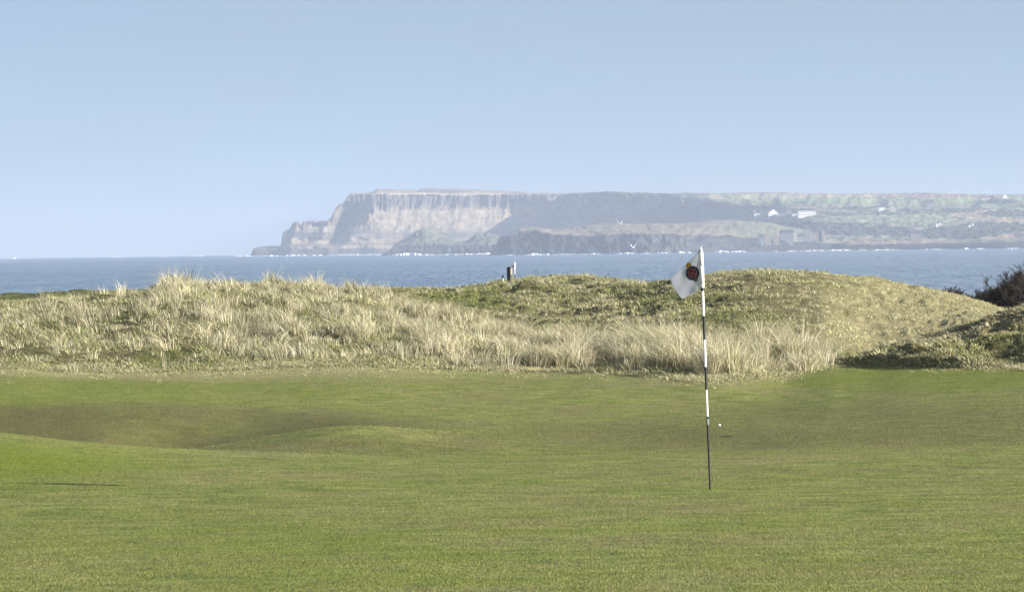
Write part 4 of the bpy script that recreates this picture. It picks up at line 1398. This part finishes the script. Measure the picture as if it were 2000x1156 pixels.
def house(px, py, sheet, w, d, h, roof_h, wall, roof, nwin, nfl, label, gable_front=False, chim=1, rz=0.0, cat='house', name='house', win=(.9, 1.3), dorm=0):
    p = on_sheet(sheet, px, py)
    q = PV(px, py, p.y)
    e = empty(name, (q.x, p.y - d * .2, q.z - 1.0), rz, label, cat)
    h = h + 1.0
    bm = bmesh.new()
    box_verts(bm, (0, 0), w, d, -4, h)
    if gable_front:
        for y in (-d / 2 + .01, d / 2 - .01):
            bm.faces.new([bm.verts.new((-w / 2, y, h)), bm.verts.new((w / 2, y, h)), bm.verts.new((0, y, h + roof_h))])
    else:
        for x in (-w / 2 + .01, w / 2 - .01):
            bm.faces.new([bm.verts.new((x, -d / 2, h)), bm.verts.new((x, d / 2, h)), bm.verts.new((x, 0, h + roof_h))])
    bm_obj('wall', bm, wall, e)
    bm = bmesh.new()
    o = .35
    if gable_front: A = [(-w / 2 - o, -d / 2 + .2), (0, -d / 2 + .2), (w / 2 + o, -d / 2 + .2)]
    if gable_front:
        L = [bm.verts.new((x, y, z)) for y in (-d / 2 + .25, d / 2 + o) for (x, z) in ((-w / 2 - o, h - .2), (0, h + roof_h + .15), (w / 2 + o, h - .2))]
        bm.faces.new((L[0], L[1], L[4], L[3])); bm.faces.new((L[1], L[2], L[5], L[4]))
    else:
        L = [bm.verts.new((x, y, z)) for x in (-w / 2 - o, w / 2 + o) for (y, z) in ((-d / 2 - o, h - .2), (0, h + roof_h + .15), (d / 2 + o, h - .2))]
        bm.faces.new((L[0], L[1], L[4], L[3])); bm.faces.new((L[1], L[2], L[5], L[4]))
    bmesh.ops.solidify(bm, geom=bm.faces, thickness=.2)
    rf = bm_obj('roof', bm, roof, e)
    for c in range(chim):
        x = (-w / 2 + .8) if c % 2 == 0 else (w / 2 - .8)
        bm = bmesh.new(); box_verts(bm, (x * (.4 if gable_front else 1), .3), 1.1, .8, h + roof_h * .4, h + roof_h + 1.1)
        box_verts(bm, (x * (.4 if gable_front else 1), .3), 1.3, 1.0, h + roof_h + 1.1, h + roof_h + 1.3)
        bm_obj('chimney', bm, wall, rf)
    for f in range(nfl):
        for i in range(nwin):
            x = -w / 2 + w * (i + .5) / nwin
            z = 1.0 + (h - 1.0) * (f + .5) / nfl
            bm = bmesh.new(); box_verts(bm, (x, -d / 2 - .04), win[0], .12, z - win[1] / 2, z + win[1] / 2)
            bm_obj('window', bm, M_pane, e)
    for i in range(dorm):
        x = -w / 2 + w * (i + .5) / dorm
        bm = bmesh.new(); box_verts(bm, (x, -d / 4), 1.6, d / 3, h, h + roof_h * .8)
        bm_obj('dormer', bm, wall, e)
    return e


HS = (HPX, HPY, HV, HT)
U = .66   # metres per photo pixel at that range
house(1488, 421, HS, 22, 8, 3.0, 2.4, M_render, M_slate, 6, 1, 'long low white wing at the left end of the large white hillside hotel', chim=1, cat='building', name='hotel_wing')
house(1510, 421, HS, 13, 9, 3.6, 4.8, M_render, M_slate, 3, 1, 'white building with one broad pointed gable, left of centre in the hillside hotel', True, 0, cat='building', name='hotel_wing')
house(1529, 422.5, HS, 13, 8, 4.2, 3.0, M_grey, M_slate, 4, 1, 'grey linking block between the two gables of the hillside hotel', chim=1, cat='building', name='hotel_wing')
house(1541, 422.5, HS, 7, 8, 6.5, 3.2, M_grey, M_slate, 2, 2, 'narrow grey gabled block in the middle of the hillside hotel', True, 0, cat='building', name='hotel_wing')
house(1553, 423.5, HS, 8, 7, 4.0, 2.0, M_render, M_slate, 3, 1, 'small low white annexe just left of the long windowed hotel front', chim=0, cat='building', name='hotel_wing')
house(1575.5, 421.5, HS, 23, 9, 6.8, 2.6, M_render, M_slate, 9, 2, 'long two storey white hotel front with nine bays of windows', chim=2, cat='building', name='hotel_wing', win=(1.1, 1.8))
house(1722, 412, HS, 8.5, 8, 5.2, 2.4, M_render, M_slate, 3, 2, 'white two storey house, left of the pair in the middle of the hillside', chim=1)
house(1743, 413, HS, 8, 8, 4.4, 3.0, M_cream, M_slate, 2, 1, 'cream gabled house, right of the pair in the middle of the hillside', True, 1)
house(1735, 411, HS, 5, 6, 3.0, 1.8, M_render, M_slate, 2, 1, 'tiny white cottage between the two larger houses on the hillside', chim=0)
house(1757.5, 422.5, HS, 5, 5, 2.0, 1.2, M_cream, M_slate, 2, 1, 'very small cream shed below the pair of hillside houses', chim=0)
house(1816, 401, HS, 8, 8, 4.6, 2.6, M_grey, M_slate, 3, 1, 'dim grey farmhouse on the green upper slope', chim=1)
house(1823.5, 401, HS, 3.0, 5, 2.6, 1.2, M_cream, M_slate, 1, 1, 'small pale outhouse right of the dim grey farmhouse', chim=0)
house(1920, 389.5, HS, 5, 7, 2.0, 1.8, M_render, M_slate, 2, 1, 'small white cottage on the skyline ridge, leftmost of the ridge houses', chim=0)
house(1933, 389.5, HS, 9, 7, 2.2, 2.0, M_render, M_slate, 3, 1, 'low long white cottage on the skyline ridge left of the dark copse', chim=1)
house(1962.5, 388.5, HS, 6, 8, 3.2, 3.6, M_render, M_slate, 1, 1, 'bright white gabled house standing behind the dark copse on the ridge', True, 0)
house(1957, 386, HS, 3, 6, 3.2, 1.0, M_render, M_slate, 1, 1, 'narrow white block left of the bright gabled ridge house', chim=1)
house(1981, 386, HS, 6, 6, 1.8, 1.5, M_render, M_slate, 2, 1, 'small white cottage at the right end of the ridge houses', chim=0)
for (x, y, w, l) in ((1830, 443, 3, 'left white cottage among the dark trees'), (1836, 441, 2.6, 'middle white cottage among the dark trees, set a little higher'), (1893, 446, 3, 'narrow white cottage in the dark trees farther right'),
                     (1899, 442.5, 2.4, 'tiny white cottage highest in the dark trees on the right')):
    house(x, y, HS, w, 5, 2.8, 1.4, M_render, M_slate, 1, 1, l, True, 0)
house(1873, 435, HS, 10, 7, 1.8, 1.5, M_cream, simple('clay_roof', (.45, .32, .26), .9, .1, .5), 3, 1, 'low cream barn with pale clay roof above the dark trees', chim=0, cat='barn', name='barn')
house(1994, 437, HS, 5, 6, 3.6, 2.4, M_cream, M_slate, 1, 1, 'cream gabled house at the far right edge of the dark trees', True, 0)
house(1788, 466, HS, 12, 9, 6.0, 2.6, M_stone, M_slate, 4, 2, 'square sandstone house near the shore standing alone', chim=2)
house(1794, 449, HS, 11, 8, 3.6, 3.0, M_cream, M_stone, 3, 1, 'pinkish roofed house directly above the square sandstone house', chim=1)
house(1812, 466, HS, 4.5, 5, 2.6, 1.0, M_render, M_slate, 1, 1, 'little white outbuilding beside the square sandstone house', chim=0)
# the terrace by the shore, on the promontory
us = [(1487, 471, 6, 8, 4.5, 3.4, M_grey, M_slate, False, 'dark slate roofed cottage at the left end of the shore terrace'),
      (1499, 471, 7, 8, 5.4, 3.2, M_stone, M_slate, True, 'sandstone gabled house, second from the left in the shore terrace'),
      (1515.5, 471, 6.5, 8, 5.4, 3.2, M_stone, M_slate, True, 'sandstone gabled house, third from the left in the shore terrace'),
      (1536, 471, 15, 9, 9.5, 3.0, M_grey, M_slate, False, 'long tall grey house block in the middle of the shore terrace'),
      (1552, 471, 6, 8, 7.2, 3.8, M_cream, M_slate, True, 'tall cream gabled house right of the long grey block'),
      (1562, 471, 7, 8, 5.2, 3.0, M_stone, M_slate, False, 'low sandstone house between the cream gable and the tall dark house'),
      (1575, 471, 8, 8, 9.5, 4.5, M_grey, M_slate, True, 'tall dark slate gabled house left of the twin towered house'),
      (1595, 471, 17, 10, 9.8, 2.6, M_stone, M_slate, False, 'largest sandstone house with end towers at the right of the shore terrace'),
      (1618, 470.5, 4, 5, 2.8, 1.2, M_cream, M_slate, False, 'small pale hut standing apart at the right of the shore terrace')]
for (x, y, w, d, h, rh, wl2, rf2, gf, lab) in us:
    e = house(x, y, FS, w, d, h, rh, wl2, rf2, max(1, int(w / 2.6)), max(1, int(h / 3)), lab, gf, 1 if w > 4.5 else 0)
    if w == 17:
        for sx in (-1, 1):
            bm = bmesh.new(); box_verts(bm, (sx * 7.0, -5.4), 3.0, 2.4, -3, 11.6)
            vtop = [bm.verts.new((sx * 7.0 + a * 1.7, -5.4 + b * 1.4, 11.6)) for a, b in ((-1, -1), (1, -1), (1, 1), (-1, 1))]
            ap = bm.verts.new((sx * 7.0, -5.4, 13.4))
            for k in range(4): bm.faces.new((vtop[k], vtop[(k + 1) % 4], ap))
            bm_obj('tower', bm, M_stone, e)

# woods and hedges on the far slopes
wv, wf = [], []
ico_bm = bmesh.new(); bmesh.ops.create_icosphere(ico_bm, subdivisions=2, radius=1)
iv = np.array([v.co[:] for v in ico_bm.verts]); fi = np.array([[v.index for v in f.verts] for f in ico_bm.faces]); ico_bm.free()
WOODS = [(1958, 395, 27, 4.5, 90, 3.2), (1600, 441, 110, 6, 150, 2.4), (1700, 452, 100, 8, 180, 2.6), (1850, 456, 110, 11, 260, 2.8), (1950, 446, 80, 10, 200, 2.8), (1975, 418, 50, 6, 90, 2.4),
         (1870, 412, 36, 3, 50, 2), (1735, 418, 60, 2.5, 70, 1.9), (1642, 419, 26, 3, 40, 2.2), (1665, 406, 50, 1.5, 50, 1.8), (1645, 482, 14, 4, 36, 2.6), (1720, 484, 50, 2, 50, 1.6), (1530, 396, 70, 1.2, 50, 1.5),
         (1780, 378.8, 60, .5, 70, 1.3), (1500, 434, 20, 1, 14, 1.5), (1560, 456, 40, 2, 0, 2), (1770, 412, 40, 3, 40, 2), (1930, 409, 60, 2, 40, 1.8)]
cnt = 0
for (cx, cy, rx, ry, n, R) in WOODS:
    for _ in range(int(n * .6)):
        a, r = random.random() * 2 * math.pi, math.sqrt(random.random())
        p = on_sheet(HS, cx + rx * r * math.cos(a), cy + ry * r * math.sin(a))
        s = R * random.uniform(.4, 1.1)
        nn = 1 + .35 * (vnoise(iv[:, 0] * 2.2 + cnt, iv[:, 1] * 2.2 + iv[:, 2] * 1.7, 3) - .5) * 2
        b = len(wv)
        q = iv * nn[:, None] * np.array((s * random.uniform(1.2, 2.6), s * 1.3, s * random.uniform(.6, .9))) + np.array(p) + (0, 0, s * .3)
        wv.extend(q.tolist()); wf.append(fi + b); cnt += 1
tag(link_mesh('woodland', np_mesh('woodland', np.array(wv), np.concatenate(wf), True), simple('bare_wood', (.045, .055, .04), .95, .35, .3)),
    'dark woods and hedges spread over the hazy far slopes above the shore', 'woods', kind='stuff')

# ------------------------------------------------------------------ haze
def haze():
    bm = bmesh.new()
    box_verts(bm, (0, 8300), 30000, 17400, -24, 112)
    m = bpy.data.materials.new('haze_air'); m.use_nodes = True
    nt = m.node_tree; nt.nodes.clear()
    o = nt.nodes.new('ShaderNodeOutputMaterial'); v = nt.nodes.new('ShaderNodeVolumePrincipled')
    v.inputs['Density'].default_value = 1.05e-4
    v.inputs['Color'].default_value = (.555, .628, .785, 1)
    v.inputs['Anisotropy'].default_value = 0.0
    nt.links.new(v.outputs[0], o.inputs['Volume'])
    h = bm_obj('haze', bm, m)
    tag(h, 'pale blue sea haze lying over the whole bay', 'haze', kind='stuff')
haze()
